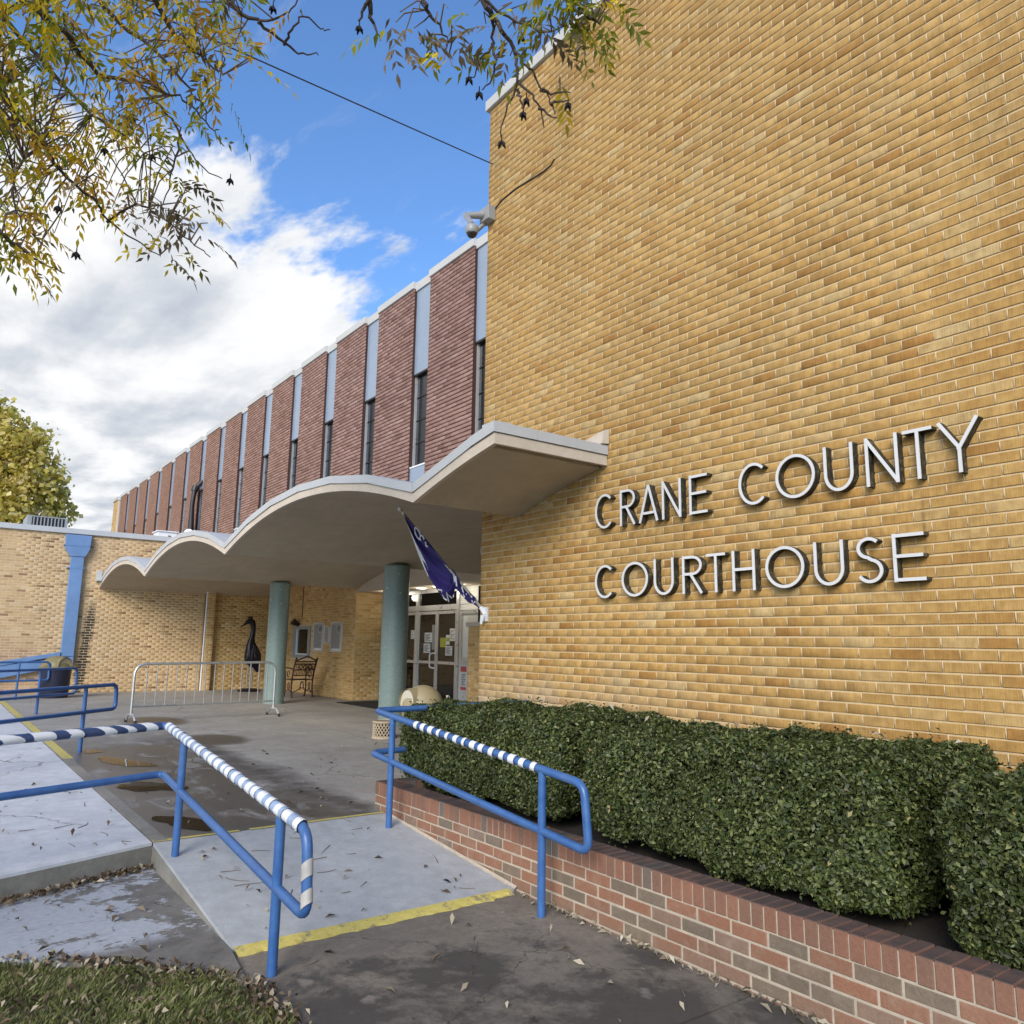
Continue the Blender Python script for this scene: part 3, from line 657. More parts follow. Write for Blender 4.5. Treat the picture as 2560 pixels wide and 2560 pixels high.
L1 = [('C', 1487.2, 1534.9), ('R', 1549.9, 1587.4), ('A', 1596.5, 1644.3), ('N', 1654.7, 1701.3), ('E', 1723, 1767), ('C', 1845.5, 1922), ('O', 1937, 2037.6), ('U', 2059.5, 2132), ('N', 2163.5, 2244.3), ('T', 2258, 2331.7), ('Y', 2348.6, 2446.9)]
L2 = [('C', 1487, 1537), ('O', 1553, 1619.8), ('U', 1634.5, 1683), ('R', 1705.7, 1755.6), ('T', 1765.5, 1812.6), ('H', 1830.7, 1886.3), ('O', 1911.8, 2011), ('U', 2035, 2108.5), ('S', 2140, 2206), ('E', 2233, 2312)]
def zpx(x, z, yv):   # image row where height z lies at image column x on plane Y = yv
    lo, hi = 0, 2560
    for _ in range(40):
        m_ = (lo + hi) / 2
        if on_y(x, m_, yv)[2] > z: lo = m_
        else: hi = m_
    return lo
for row, zb, zt in ((L1, 2.385, 2.70), (L2, 1.775, 2.07)):
    for i, (ch, a, b_) in enumerate(row):
        zm = (zb + zt) / 2
        x0 = on_y(a, zpx(a, zm, YFR), YFR)[0]; x1 = on_y(b_, zpx(b_, zm, YFR), YFR)[0]
        letter(ch, x0, x1, zb, zt, i)

# ------------------------------------------------------------------ vaulted entrance canopy
VAL = [-23.02, -17.58, -12.08, -6.29, -.50]; RISE = .44; ZV = 2.665
def vault(x):
    for a, b_ in zip(VAL, VAL[1:]):
        if a <= x <= b_: t_ = (x - a) / (b_ - a); return ZV + RISE * 4 * t_ * (1 - t_)
    return ZV
XE = -4.99; YF = 3.50; YB = 8.36
cn = thing('entrance_canopy', (-14, 5.5, ZV), 'scalloped concrete entrance canopy with barrel vaults and pale metal edge flashing', 'canopy')
xs = sorted(set([round(x, 4) for x in np.linspace(-22.985, XE, 190)] + [v for v in VAL if -22.985 < v < XE]))
def vault_slab(mb, xs, y0, y1, dz0, dz1):
    n_ = len(xs); vs = []
    for x in xs:
        z = vault(x); vs += [(x, y0, z + dz0), (x, y1, z + dz0), (x, y1, z + dz1), (x, y0, z + dz1)]
    fs = []
    for i in range(n_ - 1):
        a, b_ = 4 * i, 4 * i + 4
        for j in range(4): fs.append((a + j, a + (j + 1) % 4, b_ + (j + 1) % 4, b_ + j))
    fs += [(0, 3, 2, 1), (4 * n_ - 4, 4 * n_ - 3, 4 * n_ - 2, 4 * n_ - 1)]
    return mb.add(vs, fs)
xl = [x for x in xs if x <= XC - .015]; xr = [x for x in xs if x > XC - .015]
mb = MB(); vault_slab(mb, xl, YF + .04, YB, 0, .10); mb.build('vault', 'soffit', cn)
mb = MB(); vault_slab(mb, [xl[-1]] + xr[:-1], YF + .04, YW - .012, 0.0005, .10); mb.build('vault', 'soffit', cn)
mb = MB(); vault_slab(mb, xs, YF, YF + .042, -.002, .088); mb.build('fascia', 'stucco', cn)
mb = MB(); mb.box((XE - .04, YF + .043, vault(XE) - .002), (XE + .002, YW - .012, vault(XE) + .088)); mb.build('fascia', 'stucco', cn)
for a, b_ in zip(VAL, VAL[1:]):
    nseg = 6; cuts = [a + (b_ - a) * i / nseg for i in range(nseg + 1)]
    for i in range(nseg):
        x0, x1 = cuts[i] + .0015, cuts[i + 1] - .0015
        x0 = max(x0, -22.985)
        if x0 > XE: continue
        x1 = min(x1, XE + .014); z0, z1 = vault(x0) + .094, vault(x1) + .094
        rj = random.Random(int(x0 * 100)).uniform(-.003, .003)
        fm = MB(); y0 = YF - .016 + rj; y1 = YF + .16
        fm.add([(x0, y0, z0), (x1, y0, z1), (x1, y0, z1 + .086), (x0, y0, z0 + .086), (x0, y1, z0 + .02), (x1, y1, z1 + .02), (x1, y1, z1 + .092), (x0, y1, z0 + .092)],
               [(0, 1, 2, 3), (5, 4, 7, 6), (3, 2, 6, 7), (0, 4, 5, 1), (1, 5, 6, 2), (0, 3, 7, 4)])
        fm.build('flashing', 'flashing', cn)
ze = vault(XE) + .094
for y0, y1 in ((YF - .014, 3.93), (3.933, 4.36), (4.363, YW - .012)):
    MB().box((XE - .16, y0, ze), (XE + .016, y1, ze + .086)).build('flashing', 'flashing', cn)
mb = MB(); vault_slab(mb, xl, YF + .16, 6.24, .101, .172); mb.build('roof_deck', 'flashing', cn)
mb = MB(); vault_slab(mb, [xl[-1]] + xr[:-2], YF + .16, YW - .012, .101, .172); mb.build('roof_deck', 'flashing', cn)
# curb where the canopy roof meets the wall
mb = MB(); mb.add([(-5.55, YW - .012, ze + .08), (XE + .03, YW - .012, ze + .10), (XE + .03, YW - .012, ze + .235), (-5.55, YW - .012, ze + .125), (-5.55, YW - .10, ze + .08), (XE + .03, YW - .10, ze + .09), (XE + .02, YW - .06, ze + .22), (-5.55, YW - .07, ze + .115)],
                  [(0, 1, 2, 3), (4, 7, 6, 5), (3, 2, 6, 7), (1, 5, 6, 2), (0, 4, 5, 1), (0, 3, 7, 4)]); mb.build('curb_flashing', 'stucco', cn)
# drain box at the annex end
mb = MB(); mb.box((-22.985, 3.40, 2.86), (-22.55, 3.48, 3.12)); mb.build('end_flashing', 'flashing', cn)

# ------------------------------------------------------------------ columns with mosaic tile
def column(cx, cy, r, z1, label):
    c = thing('column', (cx, cy, 0), label, 'column', 'round tiled columns under the canopy')
    MB().lathe([(r - .004, 0), (r - .004, z1)], (cx, cy, 0), 40).build('core', 'grout', c, smooth=True)
    V = []; Fc = []; nt = int(2 * math.pi * r / .0262); hz = .0262; nz = int(z1 / hz); g = .0022
    for i in range(nz):
        for k in range(nt):
            a0 = 2 * math.pi * (k / nt) + g / r / 2; a1 = 2 * math.pi * ((k + 1) / nt) - g / r / 2; z0_ = i * hz + g / 2; z1_ = min((i + 1) * hz - g / 2, z1)
            b_ = len(V)
            for a, z in ((a0, z0_), (a1, z0_), (a1, z1_), (a0, z1_)): V.append((cx + r * math.cos(a), cy + r * math.sin(a), z))
            Fc.append((b_, b_ + 1, b_ + 2, b_ + 3))
    o = np_mesh('mosaic_tiles', np.array(V), np.array(Fc), 'mosaic', c, org=ORG[c]); tag(o, kind='stuff')
column(-12.02, 6.42, .225, 2.69, 'green mosaic tiled round column in front of the glass entrance doors')
column(-17.52, 6.38, .225, 2.69, 'green mosaic tiled round column beside steel barricade and garden chair')

# ------------------------------------------------------------------ red brick wing above the canopy
YR = 6.25; PER = 1.91; PW = 1.36
wg = thing('courthouse_wing', (-23, YR, 0), 'long two storey wing of red brick piers with narrow blue panelled windows', 'building')
P0X = -9.52                                     # right edge of the first pier
NP_ = 15
bk = MB(); bk.box((-38.6, YR + .22, 3.12), (XC - .02, 18, 7.45)); bk.build('wall', 'mortar_red', wg)
bk = MB(); xq = [x for x in np.linspace(-38.6, XC - .02, 260)]
for xa, xb2 in zip(xq, xq[1:]):
    if xb2 > VAL[0]: za, zb2 = vault(xa) + .102, vault(xb2) + .102
    else: za = zb2 = 3.0
    bk.add([(xa, YR + .05, za), (xb2, YR + .05, zb2), (xb2, YR + .05, 3.36), (xa, YR + .05, 3.36)], [(0, 1, 2, 3)])
bk.build('base_wall', 'mortar_red', wg)
cop = MB(); cop.box((-38.6, YR + .015, 7.50), (XC - .02, 18, 7.655)); cop.build('coping', 'coping', wg)
ZB = 3.25
for i in range(NP_):
    xr_ = P0X - i * PER; xl_ = xr_ - PW
    pr = MB(); pr.box((xl_, YR, ZB), (xr_, YR + .30, 7.54)); pier = pr.build('brick_pier', 'mortar_red', wg)
    ni = 150 if i < 2 else 0
    brick_field(pier, (xl_, YR, 0), (1, 0, 0), (0, -1, 0), PW, 2.80, 7.54, ('red_object', 'red_island'), L=.2032, H=.0677, jv=.005, jh=.014, dp=.014, n_ind=ni, seed=20 + i, ch=.002, skip=lambda c, a, b_, zc: zc < vault(c[0]) + .14 or (c[0] < VAL[0] and zc < 3.9))
    c = MB(); c.box((xl_ - .008, YR - .045, 7.54), (xr_ + .008, YR + .35, 7.67)); c.build('coping_cap', 'coping', pier, bevel=.005)
for i in range(NP_ + 1):                       # window bays between the piers
    x1 = P0X - i * PER + (PER - PW); x0 = P0X - i * PER
    x1 -= .004; x0 += .004
    if i == NP_: x0, x1 = P0X - i * PER + .004, P0X - (i - 1) * PER - PW - .004
    yb = YR + .042
    wn = MB().box((x0, yb + .06, 4.30), (x1, yb + .10, 5.94)).build('window', 'dark_glass', wg)
    MB().box((x0, yb + .02, 4.30), (x0 + .035, yb + .058, 5.94)).build('frame', 'alu', wn)
    for zz in (4.72, 5.12, 5.53): MB().box((x0 + .036, yb + .045, zz), (x1, yb + .059, zz + .018)).build('glazing_bar', 'black_metal', wn)
    MB().box((x0, yb, 5.96), (x1, yb + .1, 7.498)).build('upper_panel', 'blue_panel', wg)
    MB().box((x1 - .022, yb - .012, 5.955), (x1, yb - .001, 7.495)).build('panel_trim', 'white_metal', wg)
    MB().box((x0, yb - .01, 5.925), (x1, yb + .05, 5.955)).build('panel_sill', 'black_metal', wg)
    if i in (1, 6):
        MB().box((x0, yb - .02, 3.12), (x1, yb + .04, 4.28)).build('lower_panel', 'blue_panel', wg)
        MB().box((x0, yb - .03, 4.285), (x1, yb + .045, 4.31)).build('panel_sill', 'white_metal', wg)
    else:
        MB().box((x0, yb + .06, 3.12), (x1, yb + .10, 4.298)).build('lower_panel', 'dark_glass', wg)
xe = P0X - NP_ * PER
ed = MB().box((xe - 1.0, YR - .02, 3.2), (xe - .0, YR + .3, 7.54)).build('end_pier', 'mortar_annex', wg)
brick_field(ed, (xe - 1.0, YR - .02, 0), (1, 0, 0), (0, -1, 0), 1.0, 3.9, 7.54, ('rec_object', 'rec_island'), n_ind=0, seed=77)
MB().box((xe - 1.04, YR - .07, 7.54), (xe + .03, YR + .35, 7.68)).build('coping_cap', 'coping', ed)
# ground floor under the wing: crane wall, chair wall, return, entry
YBW = 8.35; XB = -23.0; XRT = -17.66
wl = MB().box((XB - .3, 6.27, -.4), (XB, YBW + .3, 3.2)).build('recess_wall', 'mortar', wg)
brick_field(wl, (XB, YBW, 0), (0, -1, 0), (1, 0, 0), 1.85, .0, 3.05, ('rec_object', 'rec_island'), n_ind=0, seed=31, dp=.006)
WIN = (-21.62, -20.38, .93, 1.80)
def skipwin(c, a, b_, zc): return WIN[0] - .05 < c[0] < WIN[1] + .05 and WIN[2] - .02 < zc < WIN[3] + .02
wl = MB(); wl.box((XB, YBW, -.4), (WIN[0], YBW + .3, 3.2)); wl.box((WIN[1], YBW, -.4), (XRT, YBW + .3, 3.2)); wl.box((WIN[0], YBW, -.4), (WIN[1], YBW + .3, WIN[2])); wl.box((WIN[0], YBW, WIN[3]), (WIN[1], YBW + .3, 3.2))
wl = wl.build('recess_wall', 'mortar', wg)
brick_field(wl, (XB, YBW, 0), (1, 0, 0), (0, -1, 0), XRT - XB, .0, 3.05, ('rec_object', 'rec_island'), n_ind=0, seed=32, dp=.006, skip=skipwin)
wl = MB().box((XRT - .3, YBW + .301, -.4), (XRT - .001, 9.1, 3.2)).build('recess_wall', 'mortar', wg)
brick_field(wl, (XRT, 9.05, 0), (0, -1, 0), (1, 0, 0), .70, .0, 2.60, ('rec_object', 'rec_island'), n_ind=0, seed=33, dp=.006)
# pier with white conduit on the crane wall
pr = MB().box((XB, 6.26, -.1), (XB + .16, 6.48, 2.72)).build('corner_pier', 'mortar_annex', wg)
brick_field(pr, (XB + .16, 6.48, 0), (0, -1, 0), (1, 0, 0), .22, 0, 2.70, ('rec_object', 'rec_island'), n_ind=0, seed=34, dp=.005)
MB().tube([(XB + .15, 6.235, 0.0), (XB + .15, 6.235, 2.72)], .024, 8).build('conduit', 'white_metal', wg, smooth=True)
# tympanum above the entry recess, flat entry ceiling with downlights
ty = MB(); n_ = 30
for a, b_ in ((-17.60, -12.08), (-12.08, -6.99)):
    xx = np.linspace(a, b_, n_)
    for i in range(n_ - 1):
        z0_, z1_ = vault(xx[i]) + .02, vault(xx[i + 1]) + .02
        ty.add([(xx[i], YBW, 2.60), (xx[i + 1], YBW, 2.60), (xx[i + 1], YBW, z1_), (xx[i], YBW, z0_)], [(0, 1, 2, 3)])
ty.build('tympanum', 'stucco', wg)
ce = MB().box((XRT + .002, YBW + .004, 2.585), (-7.0, 9.4, 2.64)).build('entry_ceiling', 'soffit', wg)
for xx in (-16.75, -15.15, -14.45, -13.6):
    MB().lathe([(.105, -.012), (.115, 0)], (xx, 8.72, 2.583), 20).build('downlight', 'downlight', ce, smooth=True)
    ld = bpy.data.lights.new('downlight_lamp', 'POINT'); ld.energy = 3.5; ld.shadow_soft_size = .09; ld.color = (1, .9, .74)
    lo = bpy.data.objects.new('downlight_lamp', ld); COL.objects.link(lo); lo.location = (xx, 8.72, 2.47)
# window with grey frame
wi = MB(); x0, x1, z0_, z1_ = WIN
for bx_ in (((x0, YBW - .03, z0_), (x0 + .20, YBW + .06, z1_)), ((x1 - .16, YBW - .03, z0_), (x1, YBW + .06, z1_)), ((x0 + .2, YBW - .03, z0_), (x1 - .16, YBW + .06, z0_ + .09)), ((x0 + .2, YBW - .03, z1_ - .09), (x1 - .16, YBW + .06, z1_))): wi.box(*bx_)
wi = wi.build('window_frame', 'unit_grey', wg)
MB().box((x0 + .2, YBW + .04, z0_ + .09), (x1 - .16, YBW + .05, z1_ - .09)).build('pane', 'glass', wi)
fr_ = MB(); fr_.box((x0 + .2, YBW - .01, z0_ + .09), (x0 + .245, YBW + .038, z1_ - .09)); fr_.box((x0 + .246, YBW - .01, z0_ + .09), (x1 - .16, YBW + .038, z0_ + .125)); fr_.build('sash', 'white_metal', wi)
MB().box((x0 + .22, YBW + .12, z0_ + .1), (x0 + .55, YBW + .14, z1_ - .1)).build('curtain', 'blind', wi)
MB().box((x0 - .05, YBW + .28, z0_ - .05), (x1 + .05, YBW + .31, z1_ + .05)).build('interior_panel', 'interior', wi)
lm = MB(); lm.tube([(-21.25, YBW - .02, 1.83), (-21.25, YBW - .20, 1.93)], [.05, .10], 12); lm.tube([(-21.05, YBW - .012, 1.98), (-21.05, YBW - .012, 2.9)], .012, 6); lm.build('wall_light', 'black_metal', wg, smooth=True)
# plaques with raised text lines
def plaque(xa, xb, za, zb, emblem, label):
    pq = thing('wall_plaque', ((xa + xb) / 2, YBW - .02, za), label, 'plaque')
    MB().box((xa, YBW - .045, za), (xb, YBW - .007, zb)).build('plate', 'bronze_sign', pq)
    fr2 = MB()
    for q in (((xa - .012, YBW - .055, za - .012), (xa, YBW - .007, zb + .012)), ((xb, YBW - .055, za - .012), (xb + .012, YBW - .007, zb + .012)), ((xa, YBW - .055, zb), (xb, YBW - .007, zb + .012)), ((xa, YBW - .055, za - .012), (xb, YBW - .007, za))): fr2.box(*q)
    fr2.build('rim', 'paper', pq)
    ln = MB(); nl = 24 if zb - za > .6 else 8; r_ = random.Random(int(xa * 10))
    for i in range(nl):
        z = zb - .05 - (zb - za - .12) * i / nl; xq = xb - .04 - (.24 if emblem and i < nl * .34 else r_.uniform(0, .10))
        x = xa + .03
        while x < xq - .02:
            w_ = r_.uniform(.015, .06); ln.box((x, YBW - .048, z - .009), (min(x + w_, xq), YBW - .045, z)); x += w_ + .012
    ln.build('text_lines', 'ink', pq)
    if emblem:
        c = ((xb - .14), YBW - .05, zb - .15)
        MB().tube(arc(c, .065, 0, 2 * math.pi * .97, 22, (1, 0, 0), (0, 0, 1)), .010, 6, closed=True).build('emblem', 'ink', pq, smooth=True)
        MB().tube(arc((c[0], c[1], c[2] + .02), .035, -1.2, 3.6, 14, (1, 0, 0), (0, 0, 1)), .008, 6).build('emblem', 'ink', pq, smooth=True)
        MB().box((xa + .08, YBW - .048, za + .02), (xb - .04, YBW - .045, za + .07)).build('footer_bar', 'paper', pq)
plaque(-20.08, -19.50, 1.14, 1.86, True, 'grey text plaque with emblem next to the small window')
plaque(-18.96, -18.36, 1.14, 1.86, True, 'grey text plaque with emblem next to the brick corner')
plaque(-19.36, -19.10, 1.36, 1.76, False, 'narrow grey text plaque between two larger plaques')

# ------------------------------------------------------------------ glass entrance
en = thing('entrance_doors', (-15, 9.05, 0), 'aluminium framed double glass doors with posted notices under transom windows', 'door')
YD = 9.05
fm = MB()
for x in (-17.60, -15.90, -14.16): fm.box((x - .05, YD, 0), (x + .05, YD + .1, 2.585))
fm.box((-17.55, YD + .003, 2.10), (-14.21, YD + .097, 2.22)); fm.box((-17.55, YD + .003, 2.50), (-14.21, YD + .097, 2.584))
fm.build('door_frame', 'alu', en)
for x0, x1 in ((-17.55, -15.95), (-15.85, -14.21)): MB().box((x0, YD + .045, 2.221), (x1, YD + .053, 2.499)).build('transom_pane', 'glass', en)
for k, (x0, x1, hs) in enumerate(((-17.545, -16.755, 1), (-16.745, -15.955, -1), (-15.845, -15.035, 1), (-15.025, -14.215, -1))):
    df = MB()
    for q in (((x0, YD + .02, .01), (x0 + .055, YD + .065, 2.09)), ((x1 - .055, YD + .02, .01), (x1, YD + .065, 2.09)), ((x0 + .056, YD + .022, 2.02), (x1 - .056, YD + .063, 2.089)), ((x0 + .056, YD + .022, .01), (x1 - .056, YD + .063, .14)), ((x0 + .056, YD + .024, .93), (x1 - .056, YD + .06, .99))): df.box(*q)
    dr = df.build('door', 'alu', en)
    MB().box((x0 + .056, YD + .04, .141), (x1 - .056, YD + .046, 2.019)).build('pane', 'glass', dr)
    if hs == 1:
        hx = x1 - .03
        MB().tube(fillet([(hx, YD + .02, .84), (hx, YD - .05, .84), (hx - .10, YD - .06, .86), (hx - .10, YD - .06, 1.14), (hx, YD - .05, 1.16), (hx, YD + .02, 1.16)], .04), .016, 8).build('handle', 'white_metal', dr, smooth=True)
def notice(px0, py0, px1, py1, mat_, lines=True, y=YD + .030):
    a = on_y(px0, py0, y); b_ = on_y(px1, py1, y); x0, x1 = sorted((a[0], b_[0])); z0, z1 = sorted((a[2], b_[2]))
    nt_ = MB().box((x0, y - .002, z0), (x1, y, z1)).build('notice', mat_, en)
    if lines:
        ln = MB(); n_ = 7
        for i in range(n_): z = z1 - .03 - (z1 - z0 - .05) * i / n_; ln.box((x0 + .03, y - .0045, z - .012), (x1 - .03 - .05 * (i % 3), y - .003, z))
        ln.build('text_lines', 'ink', nt_)
def zz(x, y): return 880 + x * .207, 1440 + y * .207
for q in ((880, 685, 965, 800), (868, 815, 945, 930), (1185, 635, 1245, 785), (1130, 845, 1210, 962), (715, 655, 752, 760)):
    a = zz(q[0], q[1]); b_ = zz(q[2], q[3]); notice(a[0], a[1], b_[0], b_[1], 'paper')
for q, mt in (((1068, 745, 1140, 862), 'paper_yellow'), ((970, 590, 1004, 890), 'unit_grey')):
    a = zz(q[0], q[1]); b_ = zz(q[2], q[3]); notice(a[0], a[1], b_[0], b_[1], mt, False, YD + .034)
a = zz(1137, 712); b_ = zz(1180, 830); notice(a[0], a[1], b_[0], b_[1], 'paper', False, YD + .024)
a = zz(1140, 745); b_ = zz(1178, 790); notice(a[0], a[1], b_[0], b_[1], 'paper_yellow', False, YD + .020)
# lobby behind the glass
lb = MB()
lb.box((-17.6, 12.4, 0), (-8, 12.45, 2.6)); lb.box((-17.65, YD + .12, 0), (-17.6, 12.4, 2.6)); lb.box((-8.0, YD + .12, 0), (-7.95, 12.4, 2.6)); lb.box((-17.6, YD + .11, 2.59), (-8, 12.4, 2.62)); lb.box((-17.6, YD + .11, -.02), (-8, 12.4, .004))
lb.build('lobby', 'interior', en)
# white clapboard infill with a blind window and a poster
inf = thing('siding_wall', (-13, YD, 0), 'white clapboard infill wall right of the glass doors', 'wall')
for i in range(20):
    z0 = i * .13; xb0, xb1 = -14.105, -11.0
    if z0 > 2.5: break
    q = MB(); q.add([(xb0, YD + .02, z0), (xb1, YD + .02, z0), (xb1, YD + .035, z0 + .128), (xb0, YD + .035, z0 + .128), (xb0, YD + .08, z0), (xb1, YD + .08, z0), (xb1, YD + .08, z0 + .128), (xb0, YD + .08, z0 + .128)], [(0, 1, 2, 3), (5, 4, 7, 6), (3, 2, 6, 7), (0, 4, 5, 1), (1, 5, 6, 2), (0, 3, 7, 4)])
    q.build('clapboard', 'siding', inf)
wf = MB()
for q in (((-14.03, YD - .02, 1.0), (-13.96, YD + .018, 2.06)), ((-13.32, YD - .02, 1.0), (-13.25, YD + .018, 2.06)), ((-13.959, YD - .02, 1.0), (-13.321, YD + .018, 1.06)), ((-13.959, YD - .02, 2.0), (-13.321, YD + .018, 2.06))): wf.box(*q)
wf = wf.build('window_frame', 'alu', inf)
MB().box((-13.96, YD + .004, 1.06), (-13.32, YD + .012, 2.0)).build('blind', 'blind', wf)
MB().box((-13.90, YD - .004, 1.10), (-13.72, YD + .003, 1.95)).build('curtain', 'paper', wf)
ps = thing('poster', (-13.85, YD - .01, .42), 'white poster with red banner headings taped beside the doors', 'poster')
MB().box((-14.02, YD + .010, .40), (-13.74, YD + .016, .94)).build('sheet', 'paper', ps)
MB().box((-13.99, YD + .005, .80), (-13.77, YD + .009, .91)).build('heading', 'paper_red', ps); MB().box((-13.99, YD + .005, .43), (-13.77, YD + .009, .49)).build('footer', 'paper_red', ps)
ln = MB()
for i in range(7): ln.box((-13.96, YD + .005, .74 - i * .035), (-13.80 - .02 * (i % 3), YD + .009, .755 - i * .035))
ln.build('text_lines', 'ink', ps)
pd = thing('brick_pedestal', (-10.9, 7.35, 0), 'slim brick pedestal with stone cap at the building corner', 'pillar')
pm = MB().box((-11.06, 7.30, 0), (-10.55, 7.6, 1.66)).build('core', 'mortar', pd)
brick_field(pd, (-11.06, 7.30, 0), (1, 0, 0), (0, -1, 0), .51, 0, 1.66, ('rec_object', 'rec_island'), n_ind=60, seed=41)
MB().box((-11.10, 7.26, 1.66), (-10.50, 7.64, 1.73)).build('cap', 'stucco', pd, bevel=.006)
MB().tube([(-10.97, 7.45, 1.73), (-10.97, 7.45, 2.35)], .025, 8).build('post', 'black_metal', pd, smooth=True)
dm = MB(); dm.box((-17.2, 7.75, .0005), (-14.2, 8.9, .014)); solo(dm, 'door_mat', 'mat_rubber', (-15.7, 8.3, 0), 'black rubber mat lying before the glass doors', 'mat')

# ------------------------------------------------------------------ low annex
an = thing('annex_building', (XB, 2, 0), 'low flat roofed tan brick annex with pale coping and blue downspout', 'building')
MB().box((-37, -12, -.4), (XB - .001, 6.22, 4.06)).build('wall', 'mortar_annex', an)
brick_field(an, (XB, 6.24, 0), (0, -1, 0), (1, 0, 0), 7.4, .0, 4.06, ('ann_object', 'ann_island'), n_ind=300, seed=50, dp=.003)
brick_field(an, (XB, -1.16, 0), (0, -1, 0), (1, 0, 0), 6.0, .0, 4.06, ('ann_object', 'ann_island'), n_ind=0, seed=51, dp=.006, rest_name='far_brickwork')
MB().box((-37.05, -12.05, 4.062), (XB + .07, 6.235, 4.20)).build('coping', 'flashing', an, bevel=.01)
MB().box((-36.9, -11.9, 4.201), (XB - .6, 6.2, 4.215)).build('roof', 'roofing', an)
# downspout: conductor head, pipe, straps, sloping boxed outlet
ds = MB(); yl_, yr_ = 2.62, 3.20; X0, X1 = XB + .008, XB + .15
ds.prism([(X1, 2.60, 4.03), (X1, 3.20, 4.03), (X1, 3.18, 3.66), (X1, 3.09, 3.47), (X1, 2.75, 3.47), (X1, 2.62, 3.66)], (X1, 0, 0), (X0, 0, 0))
head = ds.build('downspout_head', 'downspout_blue', an, bevel=.006)
MB().box((XB + .008, 2.77, .92), (XB + .13, 3.07, 3.468)).build('downspout_pipe', 'downspout_blue', an, bevel=.008)
for z in (3.74, 3.16): MB().box((XB + .006, 2.58 if z > 3.5 else 2.70, z), (XB + (.158 if z > 3.5 else .138), 3.16 if z > 3.5 else 3.11, z + .028)).build('strap', 'downspout_blue', an)
ds = MB(); ds.prism([(XB + .14, 3.07, .915), (XB + .14, 3.07, .72), (XB + .14, .2, .12), (XB + .14, .2, .52)][::-1], (XB + .14, 0, 0), (XB + .01, 0, 0)); ds.build('downspout_outlet', 'downspout_blue', an, bevel=.008)
ds = MB(); ds.prism([(XB + .16, 2.76, 1.03), (XB + .16, 2.76, .93), (XB + .16, .2, .45), (XB + .16, .2, .56)][::-1], (XB + .16, 0, 0), (XB + .01, 0, 0)); ds.build('outlet_cover', 'downspout_blue', an, bevel=.006)
# rooftop things
ru = thing('rooftop_unit', (-25, 2.3, 4.215), 'grey louvred air conditioning unit on the low annex roof', 'air conditioner')
MB().box((-25.6, 1.82, 4.215), (-24.4, 2.78, 4.64)).build('cabinet', 'unit_grey', ru, bevel=.01)
for i in range(9): MB().box((-24.398, 1.96 + i * .083, 4.27), (-24.36, 1.96 + i * .083 + .03, 4.60)).build('louvre', 'camera_grey', ru)
MB().box((-24.399, 1.93, 4.26), (-24.39, 2.70, 4.61)).build('grille', 'black_metal', ru)
rb = thing('roof_box', (-24.6, 5.35, 4.215), 'small white metal roof box near the red wing', 'vent')
MB().box((-24.9, 5.10, 4.215), (-24.3, 5.62, 4.50)).build('body', 'white_metal', rb, bevel=.008); MB().box((-24.94, 5.06, 4.502), (-24.26, 5.66, 4.53)).build('lid', 'white_metal', rb); MB().box((-24.30, 5.38, 4.36), (-24.296, 5.46, 4.40)).build('slot', 'black_metal', rb)
rf = thing('roof_flood_light', (-24.2, 5.95, 4.20), 'small black flood light with pale lens on annex roof edge', 'light')
MB().tube([(-24.2, 5.95, 4.20), (-24.2, 5.95, 4.42)], .03, 8).build('stem', 'black_metal', rf); MB().tube([(-24.28, 6.0, 4.42), (-24.05, 5.88, 4.50)], [.07, .13], 14).build('housing', 'black_metal', rf, smooth=True); MB().tube([(-24.05, 5.88, 4.50), (-24.03, 5.87, 4.507)], .12, 14).build('lens', 'white_metal', rf, smooth=True)
ma = thing('service_mast', (-24.6, 6.08, 4.2), 'dark bent service mast rising from annex roof before red brick', 'mast')
MB().tube(fillet([(-24.6, 6.08, 4.2), (-24.6, 6.05, 5.5), (-24.6, 6.10, 5.95), (-24.6, 6.30, 6.20)], .2), [.11] * 1 + [.07] * 10 + [.09], 10).build('pipe', 'black_metal', ma, smooth=True)
MB().tube([(-24.6, 6.08, 5.86), (-24.6, 6.12, 6.02)], .10, 10).build('weather_cap', 'black_metal', ma, smooth=True); MB().lathe([(.22, 0), (.16, .08), (.11, .16)], (-24.6, 6.08, 4.2), 16).build('boot', 'black_metal', ma, smooth=True)

# ------------------------------------------------------------------ brick planter
YP = 3.18; ZP = .217
plt = thing('brick_planter', (-4, YP, ZL), 'low red and grey brick planter wall with soldier course under the hedge', 'planter')
MB().box((-6.19, YP + .004, -.4), (3, YP + .155, ZP - .004)).build('wall', 'mortar_planter', plt)
MB().box((-6.19, YP + .156, -.4), (-6.04, 4.70, ZP - .004)).build('wall', 'mortar_planter', plt)
brick_field(plt, (-6.19, YP + .004, 0), (1, 0, 0), (0, -1, 0), 6.6, -.229, .114, ('pln_object', 'pln_island'), H=.0686, dp=.004, n_ind=300, seed=61, ch=.003, jit=.0015)
rr = random.Random(62); x = -6.19
solm = {}
for i in range(96):
    hw = .0308; key = 0
    if key not in solm:
        q = MB(); q.box((-hw, -.001, 0), (hw, .165, .1055)); me_o = q.build('soldier_brick', 'sol_object', plt); solm[key] = me_o.data
        me_o.location = Vector((x + .034, YP, .117)) - ORG[plt]; md = me_o.modifiers.new('bevel', 'BEVEL'); md.width = .003; md.segments = 1
    else:
        o_ = bpy.data.objects.new('soldier_brick', solm[key]); link(o_, plt)
        o_.location = Vector((x + .034, YP + rr.uniform(-.002, .002), .117 + rr.uniform(-.0015, .0015))) - ORG[plt] ; o_.rotation_euler = (0, 0, rr.uniform(-.006, .006))
        md = o_.modifiers.new('bevel', 'BEVEL'); md.width = .003; md.segments = 1
    x += .0686
